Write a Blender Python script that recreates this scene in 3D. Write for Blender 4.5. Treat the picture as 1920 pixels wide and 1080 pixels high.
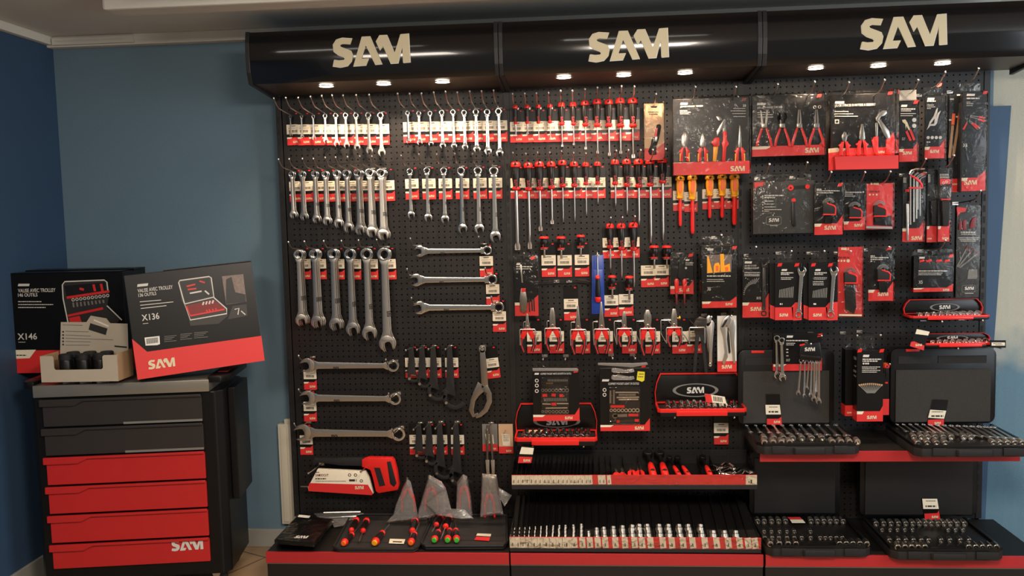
import bpy, bmesh, math, random
from mathutils import Vector, Matrix
random.seed(7)
for o in list(bpy.data.objects): bpy.data.objects.remove(o)
SC = bpy.context.scene; COL = SC.collection
R = math.radians

# ---------------- camera ----------------
F = 1656.157; CAM = Vector((1.3101, -3.8563, 1.5304)); YAW, PIT, ROL = .078964, .084213, -.024354
_f = Vector((-math.sin(YAW)*math.cos(PIT), math.cos(YAW)*math.cos(PIT), -math.sin(PIT)))
_r0 = Vector((math.cos(YAW), math.sin(YAW), 0)); _u0 = _r0.cross(_f)
_r = math.cos(ROL)*_r0 + math.sin(ROL)*_u0; _u = -math.sin(ROL)*_r0 + math.cos(ROL)*_u0
cd = bpy.data.cameras.new('camera'); cam = bpy.data.objects.new('camera', cd); COL.objects.link(cam)
cam.matrix_world = Matrix(((_r.x, _u.x, -_f.x, CAM.x), (_r.y, _u.y, -_f.y, CAM.y), (_r.z, _u.z, -_f.z, CAM.z), (0, 0, 0, 1)))
cd.sensor_width = 36; cd.lens = F*36/1920; cd.clip_start = .05
SC.camera = cam

# ---------------- world, room lights, exposure ----------------
SC.view_settings.view_transform = 'Standard'; SC.view_settings.look = 'None'
SC.view_settings.gamma = 1; SC.view_settings.exposure = 0.0; SC.view_settings.use_curve_mapping = False
w = bpy.data.worlds.new('world'); SC.world = w; w.use_nodes = True
w.node_tree.nodes['Background'].inputs[0].default_value = (.80, .76, .70, 1)
w.node_tree.nodes['Background'].inputs[1].default_value = .2
def area(name, loc, rot, sx, sy, power, col):
    l = bpy.data.lights.new(name, 'AREA'); l.shape = 'RECTANGLE'; l.size = sx; l.size_y = sy; l.energy = power; l.color = col
    o = bpy.data.objects.new(name, l); COL.objects.link(o); o.location = loc; o.rotation_euler = rot; return o
# unseen warm fill near the ceiling behind the viewer, and the daylight of a window on the right behind the viewer
area('ceiling_fill_light', (1.75, -3.1, 2.30), (R(14), 0, 0), .7, .7, 92, (1, .86, .72))
area('ceiling_fill_light', (.1, -3.0, 2.30), (R(14), 0, 0), .7, .7, 34, (1, .88, .76))  # second fill, added on the left to brighten the cartons
area('window_light', (4.6, -2.4, 1.6), (0, R(82), R(-12)), 1.4, 1.6, 60, (.84, .92, 1))

# ---------------- placing helpers ----------------
def ray(px, py): return _f + (px-960)/F*_r - (py-540)/F*_u
def at(px, py, Y):
    d = ray(px, py); return CAM + d*((Y-CAM.y)/d.y)
def atz(px, py, Z):
    d = ray(px, py); return CAM + d*((Z-CAM.z)/d.z)

# ---------------- materials ----------------
def lin(c): return tuple(((x/255)/12.92 if x/255 <= .04045 else ((x/255+.055)/1.055)**2.4) for x in c)
MAT = {}
def mat(n, c, rough=.5, metal=0, noise=None, bump=0, bscale=200, coat=0, spec=.5, emit=0):
    m = bpy.data.materials.new(n); m.use_nodes = True; nt = m.node_tree; b = nt.nodes['Principled BSDF']
    c = lin(c); b.inputs['Base Color'].default_value = (*c, 1); b.inputs['Roughness'].default_value = rough
    b.inputs['Metallic'].default_value = metal; b.inputs['Specular IOR Level'].default_value = spec
    b.inputs['Coat Weight'].default_value = coat
    if emit: b.inputs['Emission Color'].default_value = (*c, 1); b.inputs['Emission Strength'].default_value = emit
    tc = nt.nodes.new('ShaderNodeTexCoord')
    if noise:
        nz = nt.nodes.new('ShaderNodeTexNoise'); nz.inputs['Scale'].default_value = noise[0]; nz.inputs['Detail'].default_value = 5
        nt.links.new(tc.outputs['Object'], nz.inputs['Vector'])
        mx = nt.nodes.new('ShaderNodeMix'); mx.data_type = 'RGBA'
        mx.inputs[6].default_value = (*[x*(1-noise[1]) for x in c], 1); mx.inputs[7].default_value = (*[min(1, x*(1+noise[1])) for x in c], 1)
        nt.links.new(nz.outputs[0], mx.inputs[0]); nt.links.new(mx.outputs[2], b.inputs['Base Color'])
    if bump:
        n2 = nt.nodes.new('ShaderNodeTexNoise'); n2.inputs['Scale'].default_value = bscale; n2.inputs['Detail'].default_value = 3
        nt.links.new(tc.outputs['Object'], n2.inputs['Vector'])
        bp = nt.nodes.new('ShaderNodeBump'); bp.inputs['Strength'].default_value = bump; bp.inputs['Distance'].default_value = .002
        nt.links.new(n2.outputs[0], bp.inputs['Height']); nt.links.new(bp.outputs[0], b.inputs['Normal'])
    MAT[n] = m; return m
mat('board', (23, 20, 19), .46, 0, (60, .12), .15, 900, spec=.4)
mat('frame', (16, 14, 13), .5)
mat('fascia', (16, 16, 18), .12, 0, None, .03, 14, coat=.4)
mat('fascia_end', (26, 27, 30), .45)
mat('under', (62, 54, 48), .42)
mat('red', (184, 34, 34), .38, 0, (30, .05))
mat('strip', (168, 38, 42), .3)
mat('redcard', (214, 44, 42), .45)
mat('redgrip', (222, 34, 28), .36)
mat('reddark', (120, 18, 20), .45)
mat('black', (18, 16, 16), .42)
mat('blackcard', (11, 10, 10), .34, spec=.35)
mat('charcoal', (44, 42, 40), .45)
mat('rubber', (16, 14, 14), .7)
mat('cloth', (38, 34, 32), .9, 0, (80, .2), .6, 900)
mat('cream', (214, 202, 168), .5)
mat('white', (226, 224, 216), .5)
mat('labelw', (232, 222, 198), .55, 0, (120, .06))
mat('ink', (40, 34, 32), .6)
mat('print', (206, 202, 194), .5)
mat('grey', (120, 118, 112), .5)
mat('chrome', (225, 222, 216), .17, 1)
mat('satin', (200, 195, 187), .3, 1, (40, .06))
mat('steel', (158, 152, 144), .3, 1)
mat('darksteel', (70, 66, 62), .35, .8)
mat('gunmetal', (27, 24, 22), .38, .4)
mat('brass', (180, 140, 60), .3, 1)
mat('yellow', (236, 160, 20), .4)
mat('yellowtag', (220, 205, 40), .5)
mat('green', (60, 170, 50), .45)
mat('blueplastic', (28, 62, 150), .3)
mat('orange', (236, 100, 26), .4)
mat('tan', (206, 172, 136), .55)
mat('cardboard', (178, 168, 150), .75, 0, (25, .05))
mat('cardin', (176, 140, 104), .8)
mat('foam', (50, 47, 44), .85, 0, (160, .25), .5, 700)
mat('worktop', (158, 154, 142), .32, .7, (10, .1))
mat('cartblack', (10, 9, 9), .4, spec=.35)
mat('cartgrey', (44, 40, 38), .42)
mat('radiator', (206, 200, 182), .45)
mat('ceil', (206, 204, 194), .85, 0, (3, .04))
mat('wallblue', (98, 124, 140), .75, 0, (2.5, .06), .25, 160)
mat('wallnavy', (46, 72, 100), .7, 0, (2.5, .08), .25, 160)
mat('panelblue', (60, 88, 118), .7, 0, (2, .05))
mat('basewhite', (150, 150, 142), .6)
mat('photoA', (120, 105, 98), .5, 0, (90, .5))
mat('lens', (255, 238, 214), .3, emit=26)
mat('tube', (255, 250, 240), .3, emit=5)
def film(n, tint, w, rough=.12, diff=0):
    m = bpy.data.materials.new(n); m.use_nodes = True; nt = m.node_tree; nt.nodes.remove(nt.nodes['Principled BSDF'])
    out = nt.nodes['Material Output']; tr = nt.nodes.new('ShaderNodeBsdfTransparent'); gl = nt.nodes.new('ShaderNodeBsdfGlossy')
    gl.inputs['Roughness'].default_value = rough; gl.inputs['Color'].default_value = (1, .98, .95, 1)
    tr.inputs['Color'].default_value = (*tint, 1)
    lw = nt.nodes.new('ShaderNodeLayerWeight'); lw.inputs['Blend'].default_value = w
    tc = nt.nodes.new('ShaderNodeTexCoord'); nz = nt.nodes.new('ShaderNodeTexNoise'); nz.inputs['Scale'].default_value = 22
    nz.inputs['Detail'].default_value = 3; nz.inputs['Distortion'].default_value = 1.5
    nt.links.new(tc.outputs['Object'], nz.inputs['Vector'])
    bp = nt.nodes.new('ShaderNodeBump'); bp.inputs['Strength'].default_value = .7; bp.inputs['Distance'].default_value = .01
    nt.links.new(nz.outputs[0], bp.inputs['Height'])
    for s in (gl, lw): nt.links.new(bp.outputs[0], s.inputs['Normal'])
    mx = nt.nodes.new('ShaderNodeMixShader'); nt.links.new(lw.outputs['Fresnel'], mx.inputs[0])
    last = tr.outputs[0]
    if diff:
        df = nt.nodes.new('ShaderNodeBsdfDiffuse'); df.inputs[0].default_value = (.75, .72, .68, 1)
        m2 = nt.nodes.new('ShaderNodeMixShader'); m2.inputs[0].default_value = diff
        nt.links.new(tr.outputs[0], m2.inputs[1]); nt.links.new(df.outputs[0], m2.inputs[2]); last = m2.outputs[0]
    nt.links.new(last, mx.inputs[1]); nt.links.new(gl.outputs[0], mx.inputs[2])
    nt.links.new(mx.outputs[0], out.inputs[0]); MAT[n] = m
film('film', (.97, .97, .96), .22)
film('bag', (.96, .96, .96), .4, .2, .17)
film('clearbox', (.97, .97, .97), .3, .1)
# floor tiles, pale textured wall
def tiles():
    m = mat('floor', (150, 128, 100), .4, 0, (5, .15)); nt = m.node_tree; b = nt.nodes['Principled BSDF']
    tc = nt.nodes.new('ShaderNodeTexCoord'); br = nt.nodes.new('ShaderNodeTexBrick'); br.offset = 0
    for k, v in (('Scale', 1), ('Mortar Size', .004), ('Brick Width', .45), ('Row Height', .45)): br.inputs[k].default_value = v
    br.inputs['Color1'].default_value = (*lin((150, 126, 98)), 1); br.inputs['Color2'].default_value = (*lin((140, 118, 92)), 1); br.inputs['Mortar'].default_value = (*lin((84, 68, 54)), 1)
    mp = nt.nodes.new('ShaderNodeMapping'); mp.inputs['Rotation'].default_value = (0, 0, R(28)); mp.inputs['Location'].default_value = (.1, .12, 0)
    nt.links.new(tc.outputs['Object'], mp.inputs['Vector']); nt.links.new(mp.outputs[0], br.inputs['Vector']); nt.links.new(br.outputs[0], b.inputs['Base Color'])
tiles()
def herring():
    # glass-fibre wallpaper: fine zigzag relief, pale above, fading unevenly to blue below
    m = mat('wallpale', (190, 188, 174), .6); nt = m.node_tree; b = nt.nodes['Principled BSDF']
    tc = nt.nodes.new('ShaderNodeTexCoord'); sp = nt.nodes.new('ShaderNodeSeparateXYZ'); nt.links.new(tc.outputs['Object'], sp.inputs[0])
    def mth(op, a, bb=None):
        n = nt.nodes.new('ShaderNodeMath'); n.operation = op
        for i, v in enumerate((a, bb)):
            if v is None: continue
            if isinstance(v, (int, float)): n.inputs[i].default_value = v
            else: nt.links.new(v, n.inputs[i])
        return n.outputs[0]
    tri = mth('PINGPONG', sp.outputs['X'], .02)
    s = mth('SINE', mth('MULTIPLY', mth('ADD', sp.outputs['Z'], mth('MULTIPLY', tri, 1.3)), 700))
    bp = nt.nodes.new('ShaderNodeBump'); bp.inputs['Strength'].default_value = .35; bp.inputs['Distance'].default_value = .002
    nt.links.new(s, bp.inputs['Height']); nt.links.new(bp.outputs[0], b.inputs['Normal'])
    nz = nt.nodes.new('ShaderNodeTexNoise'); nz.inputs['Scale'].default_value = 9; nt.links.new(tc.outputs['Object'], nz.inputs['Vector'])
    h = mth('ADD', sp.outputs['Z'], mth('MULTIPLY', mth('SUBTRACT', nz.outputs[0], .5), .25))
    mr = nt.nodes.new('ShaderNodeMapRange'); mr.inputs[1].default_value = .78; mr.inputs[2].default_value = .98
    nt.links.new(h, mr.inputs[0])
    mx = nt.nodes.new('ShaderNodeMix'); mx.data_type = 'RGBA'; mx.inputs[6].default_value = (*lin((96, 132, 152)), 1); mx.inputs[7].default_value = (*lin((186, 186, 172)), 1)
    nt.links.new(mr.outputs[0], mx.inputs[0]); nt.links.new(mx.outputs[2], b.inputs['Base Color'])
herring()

# ---------------- mesh builder ----------------
class MB:
    def __init__(s): s.v = []; s.f = []; s.M = None
    def add(s, vs, fs):
        n = len(s.v); s.v += [Vector(v) for v in vs]; s.f += [tuple(i+n for i in f) for f in fs]; return s
    def box(s, x0, y0, z0, x1, y1, z1):
        return s.add([(x0, y0, z0), (x1, y0, z0), (x1, y1, z0), (x0, y1, z0), (x0, y0, z1), (x1, y0, z1), (x1, y1, z1), (x0, y1, z1)],
                     [(0, 3, 2, 1), (4, 5, 6, 7), (0, 1, 5, 4), (1, 2, 6, 5), (2, 3, 7, 6), (3, 0, 4, 7)])
    def prism(s, poly, y0, y1):          # polygon in x,z pushed along y
        n = len(poly); return s.add([(x, y0, z) for x, z in poly]+[(x, y1, z) for x, z in poly],
                     [tuple(range(n)), tuple(range(2*n-1, n-1, -1))]+[(i, i+n, (i+1) % n+n, (i+1) % n) for i in range(n)])
    def slab(s, poly, z0, z1):           # polygon in x,y pushed along z
        n = len(poly); return s.add([(x, y, z0) for x, y in poly]+[(x, y, z1) for x, y in poly],
                     [tuple(range(n)), tuple(range(2*n-1, n-1, -1))]+[(i, (i+1) % n, (i+1) % n+n, i+n) for i in range(n)])
    def flat(s, poly, y=0):
        return s.add([(x, y, z) for x, z in poly], [tuple(range(len(poly)))])
    def ring(s, cx, cz, ri, ro, y0, y1, n=20, ni=0, a0=0, a1=2*math.pi, sx=1):
        full = abs(a1-a0-2*math.pi) < 1e-6; k = n if full else n+1; vs = []
        for j in range(k):
            a = a0+(a1-a0)*j/n; c, q = math.cos(a), math.sin(a); rr = ri*(1+(.12*((j % 2)*2-1)) if ni else 1)
            vs += [(cx+c*rr*sx, y0, cz+q*rr), (cx+c*ro*sx, y0, cz+q*ro), (cx+c*ro*sx, y1, cz+q*ro), (cx+c*rr*sx, y1, cz+q*rr)]
        fs = []
        for j in range(n):
            a = 4*j; b = 4*((j+1) % k)
            for q in range(4): fs.append((a+q, a+(q+1) % 4, b+(q+1) % 4, b+q))
        if not full: fs += [(0, 1, 2, 3), (4*n, 4*n+3, 4*n+2, 4*n+1)]
        return s.add(vs, fs)
    def tube(s, pts, r, n=6, caps=True, flat=1):
        pts = [Vector(p) for p in pts]; rs = r if isinstance(r, (list, tuple)) else [r]*len(pts); vs = []; ref = None
        for i, p in enumerate(pts):
            t = (pts[min(i+1, len(pts)-1)]-pts[max(i-1, 0)]).normalized()
            if ref is None: ref = t.cross(Vector((0, 0, 1)) if abs(t.z) < .9 else Vector((0, 1, 0))).normalized()
            ref = (ref-t*ref.dot(t)).normalized(); b = t.cross(ref)
            for k in range(n):
                a = 2*math.pi*k/n; vs.append(p+ref*math.cos(a)*rs[i]+b*math.sin(a)*rs[i]*flat)
        fs = [(i*n+k, i*n+(k+1) % n, (i+1)*n+(k+1) % n, (i+1)*n+k) for i in range(len(pts)-1) for k in range(n)]
        if caps: fs += [tuple(range(n-1, -1, -1)), tuple((len(pts)-1)*n+k for k in range(n))]
        return s.add(vs, fs)
    def lathe(s, prof, n=14, c=(0, 0, 0), flute=0, nf=6, axis='z'):   # prof: (r, z)
        vs = []
        for r, z in prof:
            for k in range(n):
                a = 2*math.pi*k/n; rr = r*(1-flute*(.5+.5*math.cos(nf*a)))
                p = (rr*math.cos(a), rr*math.sin(a), z)
                if axis == 'y': p = (p[0], p[2], p[1])
                if axis == 'x': p = (p[2], p[0], p[1])
                vs.append((c[0]+p[0], c[1]+p[1], c[2]+p[2]))
        m = len(prof); fs = [(i*n+k, i*n+(k+1) % n, (i+1)*n+(k+1) % n, (i+1)*n+k) for i in range(m-1) for k in range(n)]
        fs += [tuple(range(n-1, -1, -1)), tuple((m-1)*n+k for k in range(n))]
        return s.add(vs, fs)
    def xf(s, M): s.v = [M @ v for v in s.v]; return s
    def mesh(s, name, m, bevel=0, smooth=True, wrinkle=0):
        me = bpy.data.meshes.new(name); me.from_pydata([tuple(v) for v in s.v], [], s.f)
        bm = bmesh.new(); bm.from_mesh(me); bmesh.ops.recalc_face_normals(bm, faces=bm.faces)
        if bevel:
            es = [e for e in bm.edges if len(e.link_faces) == 2 and e.calc_face_angle(0) > .6]
            bmesh.ops.bevel(bm, geom=es, offset=bevel, segments=2, profile=.6, affect='EDGES', clamp_overlap=True)
        bm.to_mesh(me); bm.free(); me.materials.append(MAT[m])
        if smooth:
            me.polygons.foreach_set('use_smooth', [True]*len(me.polygons)); me.set_sharp_from_angle(angle=R(38))
        me.update(); return me
def stroke(pts, ws, cap=0):               # outline polygon of a line with varying width
    L, Rr = [], []
    for i, p in enumerate(pts):
        a = pts[max(i-1, 0)]; b = pts[min(i+1, len(pts)-1)]; dx, dz = b[0]-a[0], b[1]-a[1]; l = math.hypot(dx, dz) or 1
        nx, nz = -dz/l, dx/l; wv = (ws[i] if isinstance(ws, (list, tuple)) else ws)/2
        L.append((p[0]+nx*wv, p[1]+nz*wv)); Rr.append((p[0]-nx*wv, p[1]-nz*wv))
    return L+Rr[::-1]
def rrect(x0, z0, x1, z1, r, n=4):
    P = []
    for cx, cz, a0 in ((x1-r, z0+r, -90), (x1-r, z1-r, 0), (x0+r, z1-r, 90), (x0+r, z0+r, 180)):
        P += [(cx+r*math.cos(R(a0+90*k/n)), cz+r*math.sin(R(a0+90*k/n))) for k in range(n+1)]
    return P

# ---------------- object helpers ----------------
LABELS = {}
def tagp(o, label, cat, group=None):
    o['label'] = label; o['category'] = cat
    if group: o['group'] = group
    n = len(label.split()); 
    if label in LABELS or n < 4 or n > 16: print('LABELWARN', n, label)
    LABELS[label] = 1
def T(name, label, cat, loc=(0, 0, 0), group=None, rot=(0, 0, 0), scale=1):
    o = bpy.data.objects.new(name, None); COL.objects.link(o); o.location = loc; o.rotation_euler = rot; o.scale = (scale,)*3
    o.empty_display_size = .02; tagp(o, label, cat, group); return o
def O(name, me, parent=None, loc=(0, 0, 0), rot=(0, 0, 0), scale=(1, 1, 1), label=None):
    o = bpy.data.objects.new(name, me); COL.objects.link(o); o.parent = parent; o.location = loc; o.rotation_euler = rot; o.scale = scale
    if label: o['label'] = label
    return o
CACHE = {}
def C(key, fn):
    if key not in CACHE: CACHE[key] = fn()
    return CACHE[key]
def S(name, me):
    o = O(name, me); o['kind'] = 'structure'; return o
ORD = 'first second third fourth fifth sixth seventh eighth ninth tenth eleventh twelfth thirteenth fourteenth fifteenth sixteenth seventeenth eighteenth nineteenth twentieth'.split()
ORD += ['twenty-'+x for x in ORD[:9]]+['thirtieth']+['thirty-'+x for x in ORD[:9]]
# lettering
LOGO = {'S': [(805, 265), (740, 258), (700, 268), (676, 300), (679, 345), (708, 368), (745, 383), (752, 393), (742, 402), (710, 403), (680, 397), (670, 438), (720, 448), (770, 440), (798, 412), (806, 372), (795, 345), (760, 330), (727, 316), (722, 305), (740, 299), (790, 304)],
        'A': [(868, 258), (925, 258), (998, 438), (950, 440), (893, 315), (862, 400), (910, 400), (890, 442), (805, 444)],
        'M': [(960, 292), (985, 254), (1035, 254), (1082, 372), (1124, 254), (1178, 252), (1182, 434), (1135, 436), (1134, 322), (1102, 437), (1052, 438), (1006, 322), (985, 352)]}
def logomesh(m):                           # 1 wide, .37 high, origin lower left
    def fn():
        b = MB()
        for k in 'SAM': b.prism([((x-670)/513, (446-y)/513) for x, y in LOGO[k]][::-1], -.004, .004)
        return b.mesh('logo', m, smooth=False)
    return C(('logo', m), fn)
def logo(parent, x, y, z, wd, m='cream', rot=(0, 0, 0)):
    return O('logo', logomesh(m), parent, (x, y, z), rot, (wd, .12, wd))
def textmesh(s, m):
    def fn():
        cu = bpy.data.curves.new('t', 'FONT'); cu.body = s; cu.size = 1; cu.resolution_u = 3; cu.offset = .012; cu.extrude = .003
        o = bpy.data.objects.new('t', cu); COL.objects.link(o); dg = bpy.context.evaluated_depsgraph_get(); dg.update()
        me = bpy.data.meshes.new_from_object(o.evaluated_get(dg)); bpy.data.objects.remove(o)
        xs = [v.co.x for v in me.vertices]; ys = [v.co.y for v in me.vertices]; x0, x1, y0, y1 = min(xs), max(xs), min(ys), max(ys)
        for v in me.vertices: v.co = Vector(((v.co.x-x0)/(x1-x0), -v.co.z, (v.co.y-y0)/(y1-y0)))
        me.materials.clear(); me.materials.append(MAT[m]); me.name = 'lettering'; return me
    return C(('txt', s, m), fn)
def text(parent, s, x, y, z, wd, h, m='print', rot=(0, 0, 0), name='lettering'):
    return O(name, textmesh(s, m), parent, (x, y, z), rot, (wd, .1, h))
# ================= the room =================
XS = [0, 1.0, 1.995, 3.0]; CEIL = 2.372; WY = .08
S('floor', MB().box(-1.2, -5, -.05, 5.2, .2, 0).mesh('floor', 'floor', smooth=False))
S('ceiling', MB().box(-1.2, -5, CEIL, 5.2, .2, CEIL+.05).mesh('ceiling', 'ceil', smooth=False))
S('wall_back', MB().box(-1.075, WY, 0, 3.06, WY+.1, CEIL).mesh('wall_back', 'wallblue', smooth=False))
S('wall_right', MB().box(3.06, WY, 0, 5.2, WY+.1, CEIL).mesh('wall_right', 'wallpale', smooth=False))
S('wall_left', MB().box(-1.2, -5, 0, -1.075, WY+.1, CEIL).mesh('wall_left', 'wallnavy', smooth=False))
S('baseboard_back', MB().box(-1.075, WY-.014, 0, 3.06, WY, .085).mesh('baseboard_back', 'basewhite', .003, False))
S('baseboard_left', MB().box(-1.075, -5, 0, -1.061, WY-.014, .085).mesh('baseboard_left', 'basewhite', .003, False))
S('trim_1', MB().box(-1.075, WY-.05, 2.325, 3.06, WY, CEIL).mesh('trim_1', 'ceil', .004, False))
S('trim_2', MB().box(-1.075, -5, 2.335, -1.045, WY-.05, CEIL).mesh('trim_2', 'ceil', .004, False))
S('trim_3', MB().box(-1.04, WY-.066, 2.332, -.66, WY-.05, 2.362).box(-1.02, WY-.07, 2.345, -.7, WY-.066, 2.349).mesh('trim_3', 'ceil', .002, False))
S('trim_4', MB().box(-.45, -.62, CEIL-.05, 3.4, -.5, CEIL).mesh('trim_4', 'ceil', .01, False))
b = MB().prism([(3.02, .0), (3.045, .0), (3.068, .9), (3.118, 1.93), (3.02, 1.93)], .045, .075)
o = O('painted_board', b.mesh('painted_board', 'panelblue', .002, False)); tagp(o, 'tall narrow dark blue board standing behind the right end of the display', 'board')
# radiator between wall and display
p0 = at(518, 797, .03); p1 = at(560, 985, .03)
rad = T('radiator', 'cream panel radiator on the blue wall behind the left end of the display', 'radiator', (p0.x, .046, p1.z))
H = p0.z-p1.z
b = MB().box(0, .0, 0, .30, .03, H)
for k in range(7): b.box(.012+k*.04, -.006, .012, .012+k*.04+.030, .0, H-.012)
O('panel', b.mesh('panel', 'radiator', .003), rad)
O('top_grille', MB().box(.03, .004, H, .30, .028, H+.022).mesh('top_grille', 'radiator', .003), rad)
O('bracket', MB().box(.1, .03, .1, .13, .034, .5).mesh('bracket', 'radiator'), rad)

# ================= the display bays =================
def pegpanel(nz=16):
    b = MB(); nx, p = 38, .025; r = .0034; x0 = .0225
    for i in range(nx):
        for j in range(nz):
            cx, cz = x0+(i+.5)*p, (j+.5)*p; n = len(b.v); h = p/2
            sq = [(h, 0), (h, h), (0, h), (-h, h), (-h, 0), (-h, -h), (0, -h), (h, -h)]
            for k in range(8):
                a = R(45*k); b.v.append(Vector((cx+sq[k][0], 0, cz+sq[k][1]*.998))); b.v.append(Vector((cx+r*math.cos(a), 0, cz+r*math.sin(a)))); b.v.append(Vector((cx+r*math.cos(a), .004, cz+r*math.sin(a))))
            for k in range(8):
                q = (k+1) % 8; b.f += [(n+3*k, n+3*q, n+3*q+1, n+3*k+1), (n+3*k+1, n+3*q+1, n+3*q+2, n+3*k+2)]
    h = nz*p; b.box(.004, 0, 0, x0, .01, h).box(.9725, 0, 0, .984, .01, h)
    b.box(.004, -.0012, h-.0022, .984, .012, h-.0002)
    me = b.mesh('pegboard_panel', 'board', smooth=False); return me
panel = pegpanel(); panel_top = pegpanel(12)
BN = ['left', 'middle', 'right']
for i in range(3):
    x0, x1 = XS[i], XS[i+1]; wd = x1-x0
    bay = T('display_bay', f'{BN[i]} bay of the black perforated tool wall below its lit canopy', 'display rack', (x0, 0, 0), 'display bays')
    for k in range(5): O('pegboard_panel', panel if k < 4 else panel_top, bay, (.004, 0, .17+.4*k), (0, 0, 0), (wd/1.0, 1, 1))
    O('back_plate', MB().box(.012, .03, .172, wd-.003, .04, 2.068).mesh('back_plate', 'frame', smooth=False), bay)
    for xx in ([-.004] if i else [-.012]) + ([wd-.006] if i == 2 else []):
        u = MB().box(xx-.008, -.004, .172, xx+.016, .0295, 2.068)
        o = O('upright', u.mesh('upright', 'frame', .001, False), bay)
        sl = MB()
        for k in range(39): sl.box(xx-.003, -.0048, .2+k*.046, xx+.006, -.0038, .228+k*.046)
        O('slot', sl.mesh('slot', 'rubber', smooth=False), o)
    bx0, bx1 = [(-.002, 1.0), (1.006, 2.003), (2.012, 3.06)][i]; bx0 -= x0; bx1 -= x0
    bay2 = T('base_cabinet', f'low black base cabinet with a red edge under the {BN[i]} bay', 'display base', (x0, 0, 0), 'base cabinets')
    O('cabinet_body', MB().box(bx0, -.415, 0, bx1, -.002, .168).mesh('cabinet_body', 'frame', .003, False), bay2)
    O('red_edge_strip', MB().box(bx0, -.425, .124, bx1, -.4152, .170).mesh('red_edge_strip', 'strip', .001, False), bay2)
    O('kick_strip', MB().box(bx0, -.4185, .118, bx1, -.4152, .1235).mesh('kick_strip', 'grey', smooth=False), bay2)
# canopies with downlights
CX = [(-.022, .997), (1.001, 2.019), (2.023, 3.10)]
sw = Matrix(((0, 1, 0, 0), (1, 0, 0, 0), (0, 0, 1, 0), (0, 0, 0, 1)))
LG = [(624, 124, 769, 70), (1104, 114, 1254, 56), (1614, 91, 1776, 29)]
for i, (a, c) in enumerate(CX):
    cn = T('canopy', f'{BN[i]} glossy black canopy with cream letter logo and three downlights', 'canopy', (a, 0, 2.07), 'lit canopies'); wd = c-a
    body = MB().prism([(-.30, .012), (-.002, 0), (-.002, .19), (-.30, .208)], .0, wd).xf(sw); O('housing', body.mesh('housing', 'under', .002, False), cn)
    prof = [(-.302, .008), (-.318, .05), (-.324, .11), (-.321, .17), (-.312, .212), (-.3005, .212), (-.3005, .012)]
    O('fascia_panel', MB().prism(prof, .016, wd-.016).xf(sw).mesh('fascia_panel', 'fascia'), cn)
    for e0, e1 in ((-.001, .0155), (wd-.0155, wd+.001)):
        e = MB().prism([(-.305, .006), (-.322, .05), (-.328, .11), (-.325, .17), (-.315, .215), (-.001, .195), (-.001, -.02)], e0, e1).xf(sw)
        O('end_cap', e.mesh('end_cap', 'fascia_end', .002, False), cn)
    x0, y1, x1, y0 = LG[i]; A = at((x0+x1)/2, y1, -.33); lw_ = at(x1, (y0+y1)/2, -.33).x-at(x0, (y0+y1)/2, -.33).x
    me = logomesh('cream')
    lo = O('logo', me, cn, (A.x-lw_/2-a, -.3262, A.z-2.07+.002), (R(-1.5), R(-.4), 0), (lw_, .35, lw_))
    rim = logomesh('white'); O('logo_rim', rim, lo, (-.008, .004, -.008), (0, 0, 0), (1.016, .8, 1.03))
    for k in range(3):
        lx = (.268, .51, .755)[k]*1.0+(0 if i == 0 else (.985 if i == 1 else 1.985))-a
        sp = O('downlight', MB().ring(0, 0, .029, .037, -.0015, .001, 28).xf(Matrix.Rotation(R(90), 4, 'X')).mesh('downlight', 'satin'), cn, (lx, -.2, .0055))
        O('lamp_lens', C('lens', lambda: MB().lathe([(.0285, 0), (.029, .002)], 24).mesh('lamp_lens', 'lens')), sp, (0, 0, .0))
        l = bpy.data.lights.new('downlight_beam', 'SPOT'); l.energy = 17; l.color = (1, .74, .52); l.spot_size = R(125); l.spot_blend = .75; l.shadow_soft_size = .02
        lo_ = bpy.data.objects.new('downlight_beam', l); COL.objects.link(lo_); lo_.parent = sp; lo_.location = (0, 0, -.012); lo_.rotation_euler = (R(6), 0, 0)
    for (dx, dz) in ((.006, .13),):
        pass

for i, (x0, x1, y0, y1) in enumerate(((-.1, .6, -.93, -.90), (1.25, 1.9, -.90, -.93))):
    t = T('tube_lamp', f'slim white ceiling tube lamp mirrored as a streak on the {BN[i]} canopy', 'lamp', (x0, y0, CEIL), 'ceiling tube lamps', (0, 0, math.atan2(y1-y0, x1-x0)))
    O('lamp_housing', MB().box(-.02, -.025, -.02, x1-x0+.02, .025, 0).mesh('lamp_housing', 'white', .003), t)
    O('tube', MB().tube([(0, 0, -.026), ((x1-x0)*.6, 0, -.026), (x1-x0, 0, -.026)], [.010, .007, .003], 10).mesh('tube', 'tube'), t)

# ================= hooks and tags =================
def hookmesh(L, bend=1, ball=1):
    def fn():
        r = .0024
        pts = [(0, .006, .002), (0, -.02, .001), (0, -L*.45, L*.03), (0, -L*.74, L*.055), (0, -L*.84, L*.085), (0, -L*.94, L*.15), (0, -L, L*.2)] if bend else [(0, .006, 0), (0, -L*.5, L*.04), (0, -L, L*.08)]
        b = MB().tube(pts, r, 7)
        if ball: b.lathe([(.001, -.0045), (.0035, -.0035), (.0045, 0), (.0035, .0035), (.001, .0045)], 8, pts[-1])
        b.box(-.012, -.004, -.006, .012, -.0005, .006)
        return b.mesh('peg_hook', 'satin')
    return C(('hook', round(L, 3), bend, ball), fn)
HK = 0
def hook(px, py, Y, L, label, group, bend=1, ball=1, d=0):
    """a hook on which something hangs at pixel px,py and depth Y"""
    q = at(px, py, Y)
    o = O('peg_hook', hookmesh(L, bend, ball)); o.location = (q.x+d, 0, q.z+.004-.06*abs(Y)); tagp(o, label, 'hook', group); return q
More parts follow.
